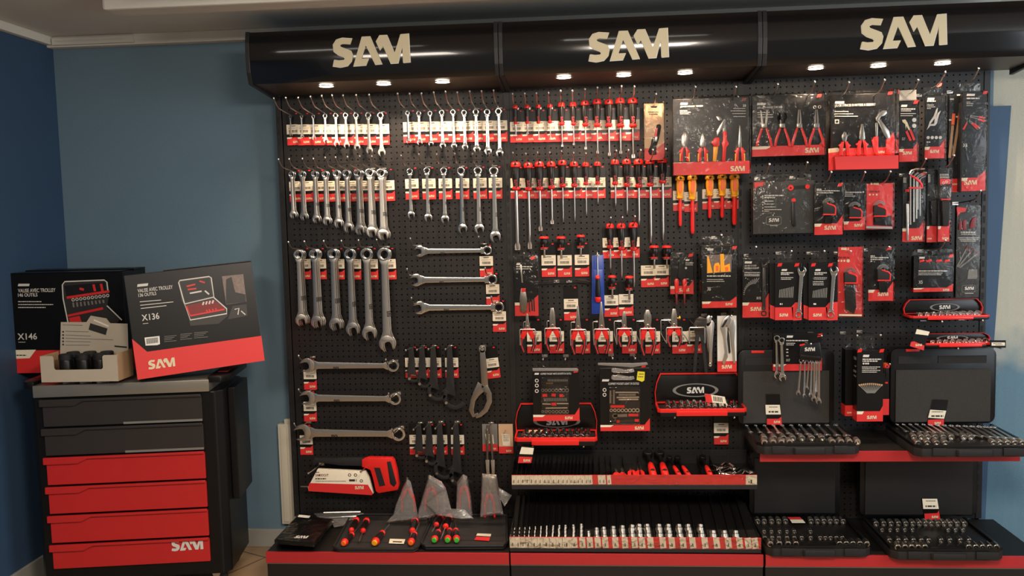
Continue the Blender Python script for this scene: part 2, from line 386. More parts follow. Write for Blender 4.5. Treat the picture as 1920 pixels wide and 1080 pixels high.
def tagmeshes():
    w_ = .0295
    return (MB().prism(rrect(-w_, -.142, w_, 0, .002), -.0004, .0004).mesh('hang_card', 'blackcard', smooth=False),
            MB().box(-w_, -.0009, -.094, w_, -.0005, -.052).mesh('price_label', 'labelw', smooth=False),
            MB().prism([(-w_, -.142), (w_, -.142), (w_, -.098), (w_-.012, -.108), (-w_, -.108)], -.0009, -.0005).mesh('red_band', 'redcard', smooth=False),
            MB().flat([(-w_, -.107), (-w_, -.114), (-.012, -.114), (-.005, -.107)], -.0011).mesh('white_corner', 'labelw', smooth=False))
TM = tagmeshes()
def barcode():
    b = MB(); random.seed(3); x = -.018
    while x < .018:
        wq = random.choice((.0008, .0014)); b.box(x, -.0012, -.087, x+wq, -.00095, -.076); x += wq+random.choice((.0007, .0012))
    b.box(-.012, -.0012, -.060, .012, -.00095, -.057).box(-.022, -.0012, -.0685, .022, -.00095, -.0675)
    return b.mesh('barcode', 'ink', smooth=False)
BC = barcode()
def tag(px, py, Y, label, group, sc=1, rot=(0, 0, 0), q=None):
    q = q or at(px, py, Y)
    t = T('tag_card', label, 'price tag', q, group, rot, sc)
    O('hang_card', TM[0], t); lb = O('price_label', TM[1], t); O('barcode', BC, lb); rb = O('red_band', TM[2], t); O('white_corner', TM[3], rb)
    logo(rb, -.004, -.0012, -.133, .026)
    O('clip', C('clip', lambda: MB().box(.014, -.004, -.008, .022, 0, -.003).mesh('clip', 'redgrip')), t)
    return t

# ================= spanners =================
def wr_parts(L, ratchet=0, stout=1):
    jw, rd, sw_ = .165*L*stout, .135*L*stout, .066*L*stout; th = max(.0035, .022*L)
    def fn():
        sh = MB().prism(stroke([(0, -rd*.42), (0, -rd*.8), (0, -L*.5), (0, -L+jw*1.25), (0, -L+jw*.8)], [sw_*1.5, sw_*.85, sw_, sw_*1.15, jw*.8]), -th*.5, th*.5).mesh('shaft', 'satin' if not ratchet else 'chrome', th*.22)
        rg = MB().ring(0, 0, rd*.33, rd*.5, -th*.62, th*.62, 24, ni=0)
        if ratchet: rg = MB().ring(0, 0, rd*.36, rd*.5, -th*.75, th*.75, 24).prism([(-rd*.3, -rd*.4), (rd*.3, -rd*.4), (rd*.36, -rd*.72), (-rd*.36, -rd*.72)], -th*.6, th*.6)
        rg = rg.mesh('ring_end', 'chrome', th*.12)
        gear = MB().ring(0, 0, rd*.29, rd*.37, -th*.5, th*.5, 24, ni=1).mesh('ratchet_gear', 'darksteel') if ratchet else None
        r = jw/2; t = R(15); P = []
        s = .27*jw; a0 = math.asin(s/r)
        for k in range(21):
            a = -math.pi/2+a0+(2*math.pi-2*a0)*k/20; P.append((r*math.cos(a), r*math.sin(a)))
        P[0] = (s, -r*1.0); P[-1] = (-s, -r*1.0)
        P += [(-s, -r*.25), (-s*.75, r*.12), (0, r*.22), (s*.75, r*.12), (s, -r*.25)]
        P = [(x*math.cos(t)-z*math.sin(t), x*math.sin(t)+z*math.cos(t)-L+r) for x, z in P]
        jw_ = MB().prism(P, -th*.58, th*.58).mesh('open_jaw', 'satin' if not ratchet else 'chrome', th*.18)
        return sh, rg, gear, jw_
    return C(('wr', round(L, 4), ratchet, stout), fn)
STAMP = C('stamp', lambda: logomesh('darksteel'))
def wrench(loc, L, label, group, ratchet=0, rot=(0, 0, 0), stout=1, stamp=0, name=None):
    t = T(name or ('ratchet_spanner' if ratchet else 'combination_spanner'), label, 'spanner', loc, group, rot)
    sh, rg, gear, jw = wr_parts(L, ratchet, stout); O('shaft', sh, t); g = O('ring_end', rg, t); O('open_jaw', jw, t)
    if gear: O('ratchet_gear', gear, g)
    if stamp: logo(t, .012*L*stout, -.0125*L, -L*.58, L*.06, 'darksteel', (0, R(90), 0))
    return t
def px2m(px, py0, py1, Y): return at(px, py0, Y).z-at(px, py1, Y).z
def spanrow(rows, tops, bots, n, group, what, ratchet, Y, hookL, tagy, tagd, stout=1, tilt=None, tagw=0):
    N = len(rows)
    for i, (x, t, bt) in enumerate(zip(rows, tops, bots)):
        pos = f'{ORD[i]} from left, {what}'
        L = px2m(x, t, bt, Y)*.985; rd = .135*L*stout*.5
        q = at(x, t, Y); q.z -= rd
        hook(x, t+1, Y, hookL, f'wire hook holding the spanner {pos}', 'hooks '+group)
        L = q.z-at(x, bt, Y).z
        cnt = n[i] if isinstance(n, list) else n
        for k in range(cnt):
            z = (0, 0, R(tilt[i]) if tilt else R(random.uniform(-6, 6)))
            dd = -Y/max(cnt, 1)*.8 if cnt > 1 else 0
            wrench((q.x+k*.002, Y+k*.019, q.z-k*.0006), L, f'single chrome spanner {pos}' if cnt == 1 else f'{["front", "middle", "rear"][k if cnt==3 or k==0 else 2]} spanner on the hook {pos}', group, ratchet, z, stout, stamp=(L > .2))
        tx = x+tagd[0]+(tagd[1]-tagd[0])*i/(N-1)
        tag(tx, tagy[0]+(tagy[1]-tagy[0])*i/(N-1), -.008-.0016*(i % 3), f'price card behind the spanner {pos}', 'price cards '+group, rot=(0, R(random.uniform(-1.5, 1.5)), 0))
spanrow([544, 565, 587, 609, 629, 647.5, 667, 690, 713], [216, 215, 215, 213, 212, 211, 211, 210.5, 210], [256, 260, 263, 269, 275, 278, 282, 289, 293], 1,
        'top left row of spanners', 'far left top row', 0, -.04, .24, (211, 210), (4, 3), 1.15, [62, 55, 48, 30, 12, 5, 0, -4, 6])
spanrow([764, 785, 806, 828, 849, 870, 892, 913, 934.5], [208, 208, 208, 206, 205, 206, 204, 204, 202.5], [270, 272.5, 275, 279, 280, 282, 287, 291, 295], 1,
        'top row of ratchet spanners', 'top ratchet row', 1, -.04, .24, (206, 203), (3, 3), 1.05)
spanrow([546, 565, 589, 608.6, 630, 648.6, 670, 692, 713.5], [321, 320.5, 320, 320, 318, 317.5, 317, 315.6, 315.6], [409.6, 413, 418.5, 422, 427, 436, 440, 444.5, 450], [2, 2, 2, 2, 2, 2, 3, 3, 3],
        'second left row of spanners', 'far left second row', 0, -.062, .22, (318, 316), (7, 12), 1.0)
spanrow([768, 800, 831.5, 864, 895.6, 925.5], [315.5, 313.6, 313.6, 312.6, 312.6, 312], [410, 415.6, 419, 438, 438, 454], 1,
        'second row of ratchet spanners', 'second ratchet row', 1, -.04, .22, (313, 311), (3, 3), .95)
spanrow([559, 588, 623, 655, 686, 719], [468, 467, 466.3, 466, 465, 464], [611, 615, 620, 629.5, 637.5, 659], [3, 3, 3, 2, 2, 2],
        'third row of spanners', 'third row, large spanners', 0, -.075, .2, (464, 464), (10, 9), 1.0)
# horizontal spanners, each on two hooks
def hspan(xl, xr, yr, yl, tagx, tagy, Y, label, group, ratchet, stout, hooks, tl):
    A = at(xr, yr, Y); B = at(xl, yl, Y); L = (A-B).length
    rd = .135*L*stout/2; A2 = A+(B-A).normalized()*rd
    ang = math.atan2(-(B.z-A.z), B.x-A.x)    # rotate local -z onto B-A
    d = (B-A).normalized(); rot = math.atan2(-d.x, -d.z)
    wrench(A2, (B-A2).length, label, group, ratchet, (0, rot, 0), stout, stamp=1)
    for j, (hx, hy) in enumerate(hooks): hook(hx, hy, Y, .2, f'{("left", "right")[j]} hook of the {label}'[:110], 'hooks of the horizontal spanners')
    tag(tagx, tagy, -.006, f'price card of the {label}', 'price cards of the horizontal spanners')
G = 'horizontal ratchet spanners'
hspan(777, 923, 469.5, 471, 911, 458, -.05, 'upper of three horizontal ratchet spanners', G, 1, .92, [(782, 463), (905, 460)], 0)
hspan(769, 933, 524, 525, 923, 511, -.05, 'middle of three horizontal ratchet spanners', G, 1, .92, [(776, 518), (917, 516)], 0)
hspan(775, 946, 576, 577, 935.5, 562, -.05, 'lower of three horizontal ratchet spanners', G, 1, .92, [(784, 570), (928, 568)], 0)
G = 'horizontal large open spanners'
hspan(563, 749, 685.5, 685, 580, 672, -.07, 'upper of three horizontal large open spanners', G, 0, .95, [(578, 675), (736, 682)], 0)
hspan(563, 753, 747.5, 746, 580, 732, -.07, 'middle of three horizontal large open spanners', G, 0, .95, [(578, 736), (741, 743)], 0)
hspan(552, 761, 813.5, 811, 573, 795, -.07, 'lower of three horizontal large open spanners', G, 0, .98, [(570, 798), (747, 808)], 0)

# ================= hook spanners =================
def hookspan(loc, L, label, group, m='rubber'):
    def fn():
        hk = L*.19
        b = MB().prism(stroke([(0, .012), (0, -.02), (0, -L*.35), (-.002, -L*.62), (-.01*L/.25, -L*.72)], [.02, .024, .026+L*.02, .03+L*.03, .045+L*.08]), -.004, .004)
        b2 = MB().ring(L*.06, -L*.78, hk*.66, hk*1.0, -.005, .005, 18, a0=R(135), a1=R(330))
        pin = MB().lathe([(.006, -.008), (.006, .008)], 12, (L*.06-hk*.72, 0, -L*.78-hk*.42), axis='y')
        return b.mesh('handle', m, .0012), b2.mesh('hook_arm', m, .0012), pin.mesh('pivot_pin', 'satin')
    me = C(('hs', round(L, 3), m), fn); t = T('hook_spanner', label, 'hook spanner', loc, group)
    O('handle', me[0], t); O('hook_arm', me[1], t); O('pivot_pin', me[2], t)
for row, (xs, tops, bots, ty, g) in enumerate((([771, 791, 812, 843], [652, 651, 650, 650], [717, 729, 755, 772], 649, 'upper'), ([785, 804, 824.5, 855], [796, 795, 794, 794], [861, 874, 902, 918], 794, 'lower'))):
    for i in range(4):
        Y = -.05; q = at(xs[i], tops[i]+4, Y); L = px2m(xs[i], tops[i], bots[i], Y)
        hookspan(q, L*.96, f'{ORD[i]} black hook spanner from the left in the {g} row', f'{g} row of black hook spanners')
        hook(xs[i], tops[i]+3, Y, .17, f'hook of the {ORD[i]} black hook spanner in the {g} row', 'hooks of the black hook spanners', bend=0)
        tag(xs[i]+((0, 0, 2, 3)[i] if row == 0 else (-6, -1, 1, 2)[i]), ty, -.007-.0015*(i % 2), f'price card behind the {ORD[i]} hook spanner in the {g} row', f'price cards of the {g} hook spanners')
# cast silver adjustable filter spanner
q = at(904.5, 655, -.05)
t = T('filter_spanner', 'silver cast adjustable filter spanner with a pear shaped claw', 'spanner', q)
O('handle', MB().prism(stroke([(0, .012), (.001, -.03), (.006, -.13), (.007, -.175)], [.02, .026, .03, .03]), -.006, .006).ring(0, .002, .007, .017, -.006, .006, 16).mesh('handle', 'steel', .0015), t)
a = [at(px, py, -.05)-q for px, py in ((905, 722), (893, 738), (887, 750), (884, 768), (888, 779), (897, 776))]
O('fixed_jaw', MB().prism(stroke([(v.x, v.z) for v in a], [.05, .03, .022, .022, .018, .014]), -.006, .006).mesh('fixed_jaw', 'steel', .0015), t)
a = [at(px, py, -.05)-q for px, py in ((909, 724), (917, 738), (918, 752), (911, 768), (900, 778), (892, 781))]
O('moving_jaw', MB().prism(stroke([(v.x, v.z) for v in a], [.03, .026, .024, .022, .018, .014]), -.009, .003).mesh('moving_jaw', 'steel', .0015), t)
O('pivot_pin', MB().lathe([(.006, -.011), (.006, .007)], 12, (.009, 0, at(911, 737, -.05).z-q.z), axis='y').mesh('pivot_pin', 'darksteel'), t)
hook(904.5, 653, -.05, .15, 'hook of the silver filter spanner', 'hooks of single tools', bend=0)
tag(918, 650, -.007, 'tilted price card behind the silver filter spanner', None, rot=(0, R(-7), 0))
# ================= flat fronted things with print: faces =================
class Face:
    """a thing whose front face lies in a plane; pixel points are dropped onto that plane"""
    def __init__(s, name, label, cat, M, group=None):
        s.M = M; s.I = M.inverted(); s.o = bpy.data.objects.new(name, None); COL.objects.link(s.o); s.o.matrix_world = M
        s.o.empty_display_size = .02; tagp(s.o, label, cat, group)
    def uv(s, px, py):
        d = ray(px, py); n = s.M.to_3x3() @ Vector((0, 1, 0)); P = s.M.translation
        p = s.I @ (CAM+d*((P-CAM).dot(n)/d.dot(n))); return (p.x, p.z)
    def poly(s, name, m, pts, layer=1, th=.0006, parent=None, bevel=0):
        return O(name, MB().prism([s.uv(*p) for p in pts], -.0007*layer-th, -.0007*layer).mesh(name, m, bevel, False), parent or s.o)
    def local(s, name, m, pts, layer=1, th=.0006, parent=None, bevel=0):
        return O(name, MB().prism(pts, -.0007*layer-th, -.0007*layer).mesh(name, m, bevel, False), parent or s.o)
    def solid(s, name, m, pts, y0, y1, bevel=0, parent=None):
        return O(name, MB().prism([s.uv(*p) for p in pts], y0, y1).mesh(name, m, bevel), parent or s.o)
    def logo(s, x0, y1, x1, m='cream', layer=2, parent=None, y1b=None):
        a = s.uv(x0, y1); b = s.uv(x1, y1 if y1b is None else y1b); wd = math.hypot(b[0]-a[0], b[1]-a[1]); an = math.atan2(b[1]-a[1], b[0]-a[0])
        return logo(parent or s.o, a[0], -.0007*layer-.0006, a[1], wd, m, (0, -an, 0))
    def text(s, t, x0, y0, x1, y1, m='print', layer=2, parent=None):
        a = s.uv(x0, y1); b = s.uv(x1, y0); c = s.uv(x1, y1)
        return text(parent or s.o, t, a[0], -.0007*layer-.0006, a[1], b[0]-a[0], abs(b[1]-c[1]), m)
    def lines(s, L, m='print', layer=2, parent=None, name='fine_print'):   # (x0, y, x1, height)
        b = MB(); rnd = random.Random(len(L)*7+int(L[0][0]))
        for x0, y, x1, h in L:
            x = x0
            while x < x1:
                wq = min(rnd.uniform(1.5, 6)*max(h/2, .6), x1-x)
                if wq > .4: b.prism([s.uv(x, y+h/2), s.uv(x+wq, y+h/2), s.uv(x+wq, y-h/2), s.uv(x, y-h/2)], -.0007*layer-.0003, -.0007*layer)
                x += wq+.9*max(h/2, .7)
        return O(name, b.mesh(name, m, smooth=False), parent or s.o)
    def bars(s, name, m, L, wd, layer=2, parent=None):   # thick strokes ((x0,y0),(x1,y1))
        b = MB()
        for seg in L:
            P = [s.uv(*p) for p in seg]; b.prism(stroke(P, wd), -.0007*layer-.0006, -.0007*layer)
        return O(name, b.mesh(name, m, smooth=False), parent or s.o)
    def rings(s, name, m, L, parent=None, layer=2, fill=0, y=None):     # (x, y, radius px)
        b = MB()
        for x, yy, r in L:
            c = s.uv(x, yy); rr = abs(s.uv(x+r, yy)[0]-c[0]); y0 = -.0007*layer if y is None else y
            b.ring(c[0], c[1], rr*(.02 if fill else .6), rr, y0-.0006, y0, 14)
        return O(name, b.mesh(name, m, smooth=False), parent or s.o)
def frame(P, yaw=0, pitch=0, roll=0):
    return Matrix.Translation(P) @ Matrix.Rotation(yaw, 4, 'Z') @ Matrix.Rotation(pitch, 4, 'X') @ Matrix.Rotation(roll, 4, 'Y')
def frame_pts(BL, BR, TL):
    ex = (BR-BL).normalized(); ez = (TL-BL); ez = (ez-ex*ez.dot(ex)).normalized(); ey = ez.cross(ex)
    M = Matrix((ex, ey, ez)).transposed().to_4x4(); M.translation = BL; return M
BLK = [0]
class Pack(Face):
    """hanging pack: a card x0..x1, y0..y1 (pixels) at depth Y"""
    def __init__(s, name, label, cat, box, Y, th=.004, m='blackcard', group=None, yaw=0, film_=0, roll=0):
        x0, y0, x1, y1 = box; xc, yc = (x0+x1)/2, (y0+y1)/2
        l, r, t, b = at(x0, yc, Y), at(x1, yc, Y), at(xc, y0, Y), at(xc, y1, Y)
        s.W, s.H = r.x-l.x, t.z-b.z; s.box = box; s.th = th
        super().__init__(name, label, cat, frame(Vector((l.x, Y, b.z)), yaw, 0, roll), group)
        s.card = O('card', MB().box(0, 0, 0, s.W, th, s.H).mesh('card', m, min(.0012, th*.3), False), s.o)
        if film_:
            O('plastic_film', MB().box(-.002, -film_, -.002, s.W+.002, th+.001, s.H+.004).mesh('plastic_film', 'film', .002), s.o)
    def z(s, py): return s.uv((s.box[0]+s.box[2])/2, py)[1]
    def x(s, px): return s.uv(px, (s.box[1]+s.box[3])/2)[0]
    def band(s, ytop, wedge=None, wy=None, m='redcard', corner=1, side=0):
        zt = s.z(ytop); P = [(0, 0), (s.W, 0)]
        if wedge: P += [(s.W, s.z(wy)), (s.x(wedge), zt), (0, zt)]
        else: P += [(s.W, zt), (0, zt)]
        r = s.local('red_band', m, P, 1)
        if side: O('red_side', MB().box(-.0008, 0, 0, 0, s.th, zt).mesh('red_side', m, smooth=False), r)
        if corner:
            h = min(zt*.35, .012); wd = s.W*.27; s.local('white_corner', 'labelw', [(0, zt-h), (wd*.75, zt-h), (wd, zt), (0, zt)], 2, parent=r)
        return r
    def pill(s, x0, y0, x1=None, y1=None):
        x1 = x1 or x0+11; y1 = y1 or y0+4; return s.poly('white_badge', 'print', [(x0+1, y0), (x1, y0), (x1-1.2, y1), (x0, y1)], 2)
    def tab(s, ytop=None, m='redgrip', x=None):
        x = x or s.box[2]-8; y = ytop or s.box[1]+2; return s.poly('red_tab', m, [(x, y), (x+8, y-1), (x+6, y+5), (x-2, y+6)], 2)
def euro(s, ytop, x0=None, x1=None, m='film'):
    x0 = x0 or s.box[0]+2; x1 = x1 or s.box[2]-2; return s.poly('header_flap', m, [(x0, ytop), (x1, ytop), (x1, s.box[1]+1), (x0, s.box[1]+1)], 0, .0006)

# ================= hacksaw with its card =================
Y = -.075; q = at(640, 900, Y)
F_ = Face('hacksaw', 'red handled hacksaw in its white and red card sleeve on the lower left', 'hacksaw', frame(q))
F_.solid('frame_bar', 'rubber', [(590, 859), (683, 858), (683, 873), (640, 872), (598, 866), (589, 872), (586, 868)], -.008, .010, .002)
h = F_.solid('handle', 'redgrip', [(680, 860), (692, 856), (736, 857), (740, 862), (745, 880), (749, 908), (747, 917), (711, 923), (706, 919), (700, 893), (696, 880), (688, 876), (680, 874)], -.016, .016, .004)
F_.solid('grip_hole', 'rubber', [(703, 875), (714, 875), (724, 908), (713, 910)], -.0172, -.0150, 0, h)
F_.solid('grip_pad', 'rubber', [(727, 864), (734, 863), (745, 904), (740, 911), (733, 905)], -.0175, -.014, .001, h)
F_.solid('blade', 'steel', [(563, 913), (580, 914), (700, 922), (700, 919), (580, 911), (564, 911)], -.001, .001)
c = F_.solid('sleeve', 'labelw', [(597, 878), (686, 882), (693, 894), (701, 924), (698, 926.5), (580, 919), (579, 912)], -.013, .006, .001)
F_.poly('red_band', 'redcard', [(582, 904), (691, 907), (701, 924), (698, 926.5), (580, 919), (580, 911)], 19, parent=c)
F_.logo(667, 915.5, 683.5, layer=20, parent=c)
F_.text('SAMSOCUT', 593.5, 887, 617.5, 891.5, 'reddark', 19, c); F_.lines([(593, 896, 613, 2.2), (593, 900.5, 650, 1), (594, 884, 600, 1.6)], 'ink', 19, c)
F_.rings('pictogram', 'ink', [(657, 889, 3), (668, 889, 3), (679, 900, 3)], c, 19); F_.lines([(656, 899, 670, 4)], 'ink', 19, c, 'pictogram')
hook(596, 877, -.06, .2, 'left hook carrying the red handled hacksaw', 'hooks of the hacksaw', bend=0); hook(688, 877, -.06, .17, 'right hook carrying the red handled hacksaw', 'hooks of the hacksaw', bend=0)

# ================= pliers =================
def plier(loc, Hu, Hd, hw, sp, style, label, group=None, grip='redgrip', tip='rubber', split=.45, rot=(0, 0, 0), th=.006, name='pliers', gw=.014, flare=1):
    key = ('pl', round(Hu, 3), round(Hd, 3), round(hw, 4), round(sp, 3), style, grip, tip, split, flare)
    def fn():
        if style == 'long': P = [(-hw, -.012), (-hw, .01), (-hw*.75, Hu*.35), (-hw*.28, Hu), (hw*.28, Hu), (hw*.75, Hu*.35), (hw, .01), (hw, -.012)]
        elif style == 'comb': P = [(-hw*.9, -.012), (-hw, .01), (-hw*.95, Hu*.6), (-hw*.5, Hu), (hw*.5, Hu), (hw*.95, Hu*.6), (hw, .01), (hw*.9, -.012)]
        elif style == 'cut': P = [(-hw*.7, -.012), (-hw*.8, 0), (-hw, Hu*.4), (-hw*.95, Hu*.7), (-hw*.4, Hu), (hw*.4, Hu), (hw*.95, Hu*.7), (hw, Hu*.4), (hw*.8, 0), (hw*.7, -.012)]
        else: P = [(-hw*.8, -.012), (-hw, .008), (-hw*.9, Hu*.3), (hw*.9, Hu*.3), (hw, .008), (hw*.8, -.012)]
        b = MB().prism(P, -th*.6, th*.6).lathe([(hw*.55, -th*.85), (hw*.55, th*.85)], 14, (0, 0, .002), axis='y')
        if style == 'circlip': b.prism(stroke([(-hw*.5, Hu*.25), (-hw*1.1, Hu*.6), (-hw*1.2, Hu)], [.008, .006, .003]), -th*.4, th*.4).prism(stroke([(hw*.5, Hu*.25), (hw*1.1, Hu*.6), (hw*1.2, Hu)], [.008, .006, .003]), -th*.4, th*.4)
        if style == 'prong': b.prism(stroke([(-hw*.4, Hu*.25), (-hw*.2, Hu)], [.008, .003]), -th*.4, th*.4).prism(stroke([(hw*.4, Hu*.25), (hw*.2, Hu)], [.008, .003]), -th*.4, th*.4)
        hd = b.mesh('head', 'steel', .0012)
        gap = MB().box(-.0005, -th*.64, Hu*.3, .0005, -th*.6, Hu*.99).lathe([(hw*.2, -th*.92), (hw*.2, -th*.84)], 10, (0, 0, .002), axis='y').mesh('jaw_gap', 'rubber')
        hs = []
        for sg in (-1, 1):
            pa = [(sg*hw*.45, -.004), (sg*(hw*.8+.003), -.018), (sg*sp*.95, -Hd*split)]
            pb = [(sg*sp*.95, -Hd*split), (sg*sp*1.05, -Hd*.7), (sg*sp*.85*flare, -Hd)]
            w1 = [gw*.7, gw*1.25, gw]; g1 = MB().prism(stroke(pa, w1), -th, th).mesh('handle', grip, .0025)
            g2 = MB().prism(stroke(pb, [gw*.95, gw*.8, gw*.7]), -th*.9, th*.9).mesh('grip_sleeve', tip, .0022)
            g3 = MB().prism(stroke([(x, z) for x, z in pb], gw*.18), -th*1.05, -th*.8).mesh('inlay', grip) if tip == 'rubber' else None
            hs.append((g1, g2, g3))
        return hd, gap, hs
    hd, gap, hs = C(key, fn)
    t = T(name, label, 'pliers', loc, group, rot); h = O('head', hd, t)
    if style in ('long', 'comb', 'cut'): O('jaw_gap', gap, h)
    for g1, g2, g3 in hs:
        a = O('handle', g1, t); O('grip_sleeve', g2, a)
        if g3: O('inlay', g3, a)
    return t

# ================= screwdrivers =================
def driver(loc, Lh, dh, Lb, db, label, group=None, tip='flat', rot=(0, 0, 0), style='red', butt=None, name='screwdriver', loop=1):
    """origin at the cap end; handle and blade run down -z"""
    key = ('sd', round(Lh, 3), round(dh, 4), round(Lb, 3), round(db, 4), tip, style, butt, loop)
    def fn():
        r = dh/2; hm, cm, bm_ = {'red': ('gunmetal', 'redgrip', 'satin'), 'vde': ('yellow', 'yellow', 'redgrip'), 'multi': ('gunmetal', 'redgrip', 'satin')}[style]
        hd = MB().lathe([(r*.72, -Lh*.12), (r*.86, -Lh*.2), (r*.98, -Lh*.38), (r*.95, -Lh*.55), (r*.78, -Lh*.74), (r*.70, -Lh*.88)], 18, flute=.16, nf=6).mesh('handle', hm)
        cap = MB().lathe([(r*.4, 0), (r*.8, -Lh*.02), (r*1.02, -Lh*.07), (r*1.08, -Lh*.14), (r*1.06, -Lh*.18), (r*.8, -Lh*.20)], 18).mesh('end_cap', cm)
        hole = MB().lathe([(r*.26, -r*1.1), (r*.26, -r*.9)], 10, (0, 0, -Lh*.10), axis='y').mesh('hang_hole', 'rubber')
        col = MB().lathe([(r*.6, -Lh*.86), (r*.84, -Lh*.89), (r*.84, -Lh*.95), (r*.5, -Lh)], 16).mesh('collar', cm)
        br = db/2
        if style == 'vde': bl = MB().lathe([(br, -Lh*.98), (br, -Lh-Lb*.9), (br*.7, -Lh-Lb)], 12)
        else:
            bl = MB().lathe([(br, -Lh*.98), (br, -Lh-Lb*.86), (br*.9, -Lh-Lb*.88), (br*(.6 if tip == 'flat' else .5), -Lh-Lb*.98), (br*.25, -Lh-Lb)], 12)
            if tip == 'flat': bl.prism([(-br*.8, -Lh-Lb*.86), (-br*1.5, -Lh-Lb*.93), (-br*1.4, -Lh-Lb), (br*1.4, -Lh-Lb), (br*1.5, -Lh-Lb*.93), (br*.8, -Lh-Lb*.86)], -br*.3, br*.3)
        bl = bl.mesh('blade', bm_)
        inlay = None
        if style == 'vde': inlay = MB().prism(rrect(-r*.42, -Lh*.72, r*.42, -Lh*.22, r*.4), -r*1.02, -r*.6).mesh('grip_inlay', 'orange')
        return hd, cap, hole, col, bl, inlay
    hd, cap, hole, col, bl, inlay = C(key, fn)
    t = T(name, label, 'screwdriver', loc, group, rot); h = O('handle', hd, t); c = O('end_cap', cap, t)
    if loop: O('hang_hole', hole, c)
    if butt: O('butt_tip', C(('butt', round(dh, 4), butt), lambda: MB().lathe([(dh*.30, .004), (dh*.38, .002), (dh*.40, -.004)], 16).mesh('butt_tip', butt)), c, label=butt+' tip of the red end cap')
    O('collar', col, t); O('blade', bl, t)
    if inlay: O('grip_inlay', inlay, h)
    if style == 'red' and Lh > .05: logo(h, -dh*.17, -dh*.465, -Lh*.62, Lh*.3, 'reddark', (0, R(90), 0))
    return t

# ================= bagged pliers, bag pile, book stack, roll pouches on the left base =================
def bag(name, label, pts, Y, y0, y1, group=None, m='bag', cat='plastic bag'):
    q = at(*pts[0], Y); t = T(name, label, cat, q, group)
    P = [at(px, py, Y)-q for px, py in pts]; P = [(v.x, v.z) for v in P]
    cx = sum(p[0] for p in P)/len(P); cz = sum(p[1] for p in P)/len(P)
    b = MB(); n = len(P); b.v = [Vector((x, (y0+y1)/2, z)) for x, z in P]
    for f, yy in ((.86, y0), (.86, y1)): b.v += [Vector((cx+(x-cx)*f, yy+random.uniform(-.004, .004), cz+(z-cz)*f)) for x, z in P]
    b.v += [Vector((cx, y0-.003, cz)), Vector((cx, y1+.002, cz))]
    for i in range(n):
        j = (i+1) % n; b.f += [(i, j, n+j, n+i), (i, 2*n+i, 2*n+j, j), (n+i, n+j, 3*n), (2*n+i, 3*n+1, 2*n+j)]
    O('sheet', b.mesh('sheet', m, 0), t); return t
bp = [('first', (764, 905), [(764, 897), (756, 912), (742, 945), (735, 974), (724, 980), (760, 977), (785, 974), (779, 940), (770, 903)], .017),
      ('second', (808, 902), [(805, 890), (797, 915), (785, 955), (783, 974), (800, 973), (836, 962), (836, 915), (828, 903)], .02),
      ('third', (870, 900), [(868, 889), (857, 904), (855, 957), (880, 972), (886, 966), (883, 930), (876, 893)], .014),
      ('fourth', (917, 915), [(904, 888), (902, 930), (900, 970), (944, 964), (938, 935), (931, 890)], .014)]
for i, (nm, pv, pts, sp) in enumerate(bp):
    Y = -.13; q = at(*pv, Y)
    plier(q+Vector((0, 0, -.02)), .045, .11, .009, .026 if i < 2 else .02, 'circlip' if i % 2 else 'prong', f'{nm} red handled circlip pliers from the left, inside a clear bag', 'bagged circlip pliers', tip='redgrip', grip='redgrip', gw=.012, name='circlip_pliers', flare=1.25)
    bag('clear_bag', f'{nm} clear plastic bag from the left, around red handled pliers', pts, Y, -.014, .014, 'clear bags around pliers')
bag('clear_bag', 'crumpled loose corner of clear film beside the fourth bagged pliers', [(932, 912), (960, 929), (946, 950), (938, 935)], -.11, -.006, .006)
bag('clear_bag', 'folded beige plastic bag lying across the middle bagged pliers', [(798, 944), (836, 917), (836, 955), (872, 956), (888, 972), (868, 974), (820, 966)], -.16, -.006, .006)
# silver long reach circlip tool above the fourth bag
q = at(921, 800, -.06)
t = T('long_reach_pliers', 'long silver double rod pliers hanging above the fourth clear bag', 'pliers', q)
for sg, xx in ((-1, 915), (1, 924)):
    a = [at(px, py, -.06)-q for px, py in ((xx-1 if sg < 0 else 919, 798), (914 if sg < 0 else 924, 862), (915 if sg < 0 else 925, 885), (919.5 if sg < 0 else 922, 900))]
    O('rod', MB().tube([(v.x, 0, v.z) for v in a[:2]], .0055, 8).mesh('rod', 'steel'), t)
    O('clevis', MB().prism(stroke([(v.x, v.z) for v in a[1:]], [.018, .013, .012]), -.006, .006).mesh('clevis', 'satin', .0015), t)
v = at(921, 894, -.06)-q
O('pivot_pin', MB().lathe([(.013, -.009), (.013, .009)], 14, (v.x, 0, v.z), axis='y').lathe([(.005, -.013), (.005, .013)], 10, (v.x, 0, v.z), axis='y').mesh('pivot_pin', 'satin', .001), t)
O('tip', MB().prism(stroke([(v.x, v.z), (v.x-.003, v.z-.04)], [.014, .01]), -.005, .005).mesh('tip', 'satin', .001), t)
hook(919, 799, -.05, .17, 'hook of the long silver double rod pliers', 'hooks of single tools', bend=0)
for j, (bx, lb) in enumerate((((904.5, 795, 933, 846), 'clear card header behind the long silver pliers'), ((935, 795, 962, 850), 'pale pink header card with barcode label beside the middle bay'))):
    P_ = Pack('header_card', lb, 'price card', bx, -.012, .001, 'tan' if j else 'grey'); P_.band(bx[3]-13, corner=0); P_.logo(bx[2]-13, bx[3]-3, bx[2]-3)
    o = P_.poly('price_label', 'labelw', [(bx[0]+5, bx[1]+18), (bx[0]+20, bx[1]+20), (bx[0]+22, bx[3]-14), (bx[0]+8, bx[3]-15)], 2); P_.lines([(bx[0]+9, bx[1]+22+k*3, bx[0]+19, 1) for k in range(4)], 'ink', 3, o)
hook(948, 808, -.012, .08, 'short hook of the pale pink header card', 'hooks of single tools', bend=0, ball=0)
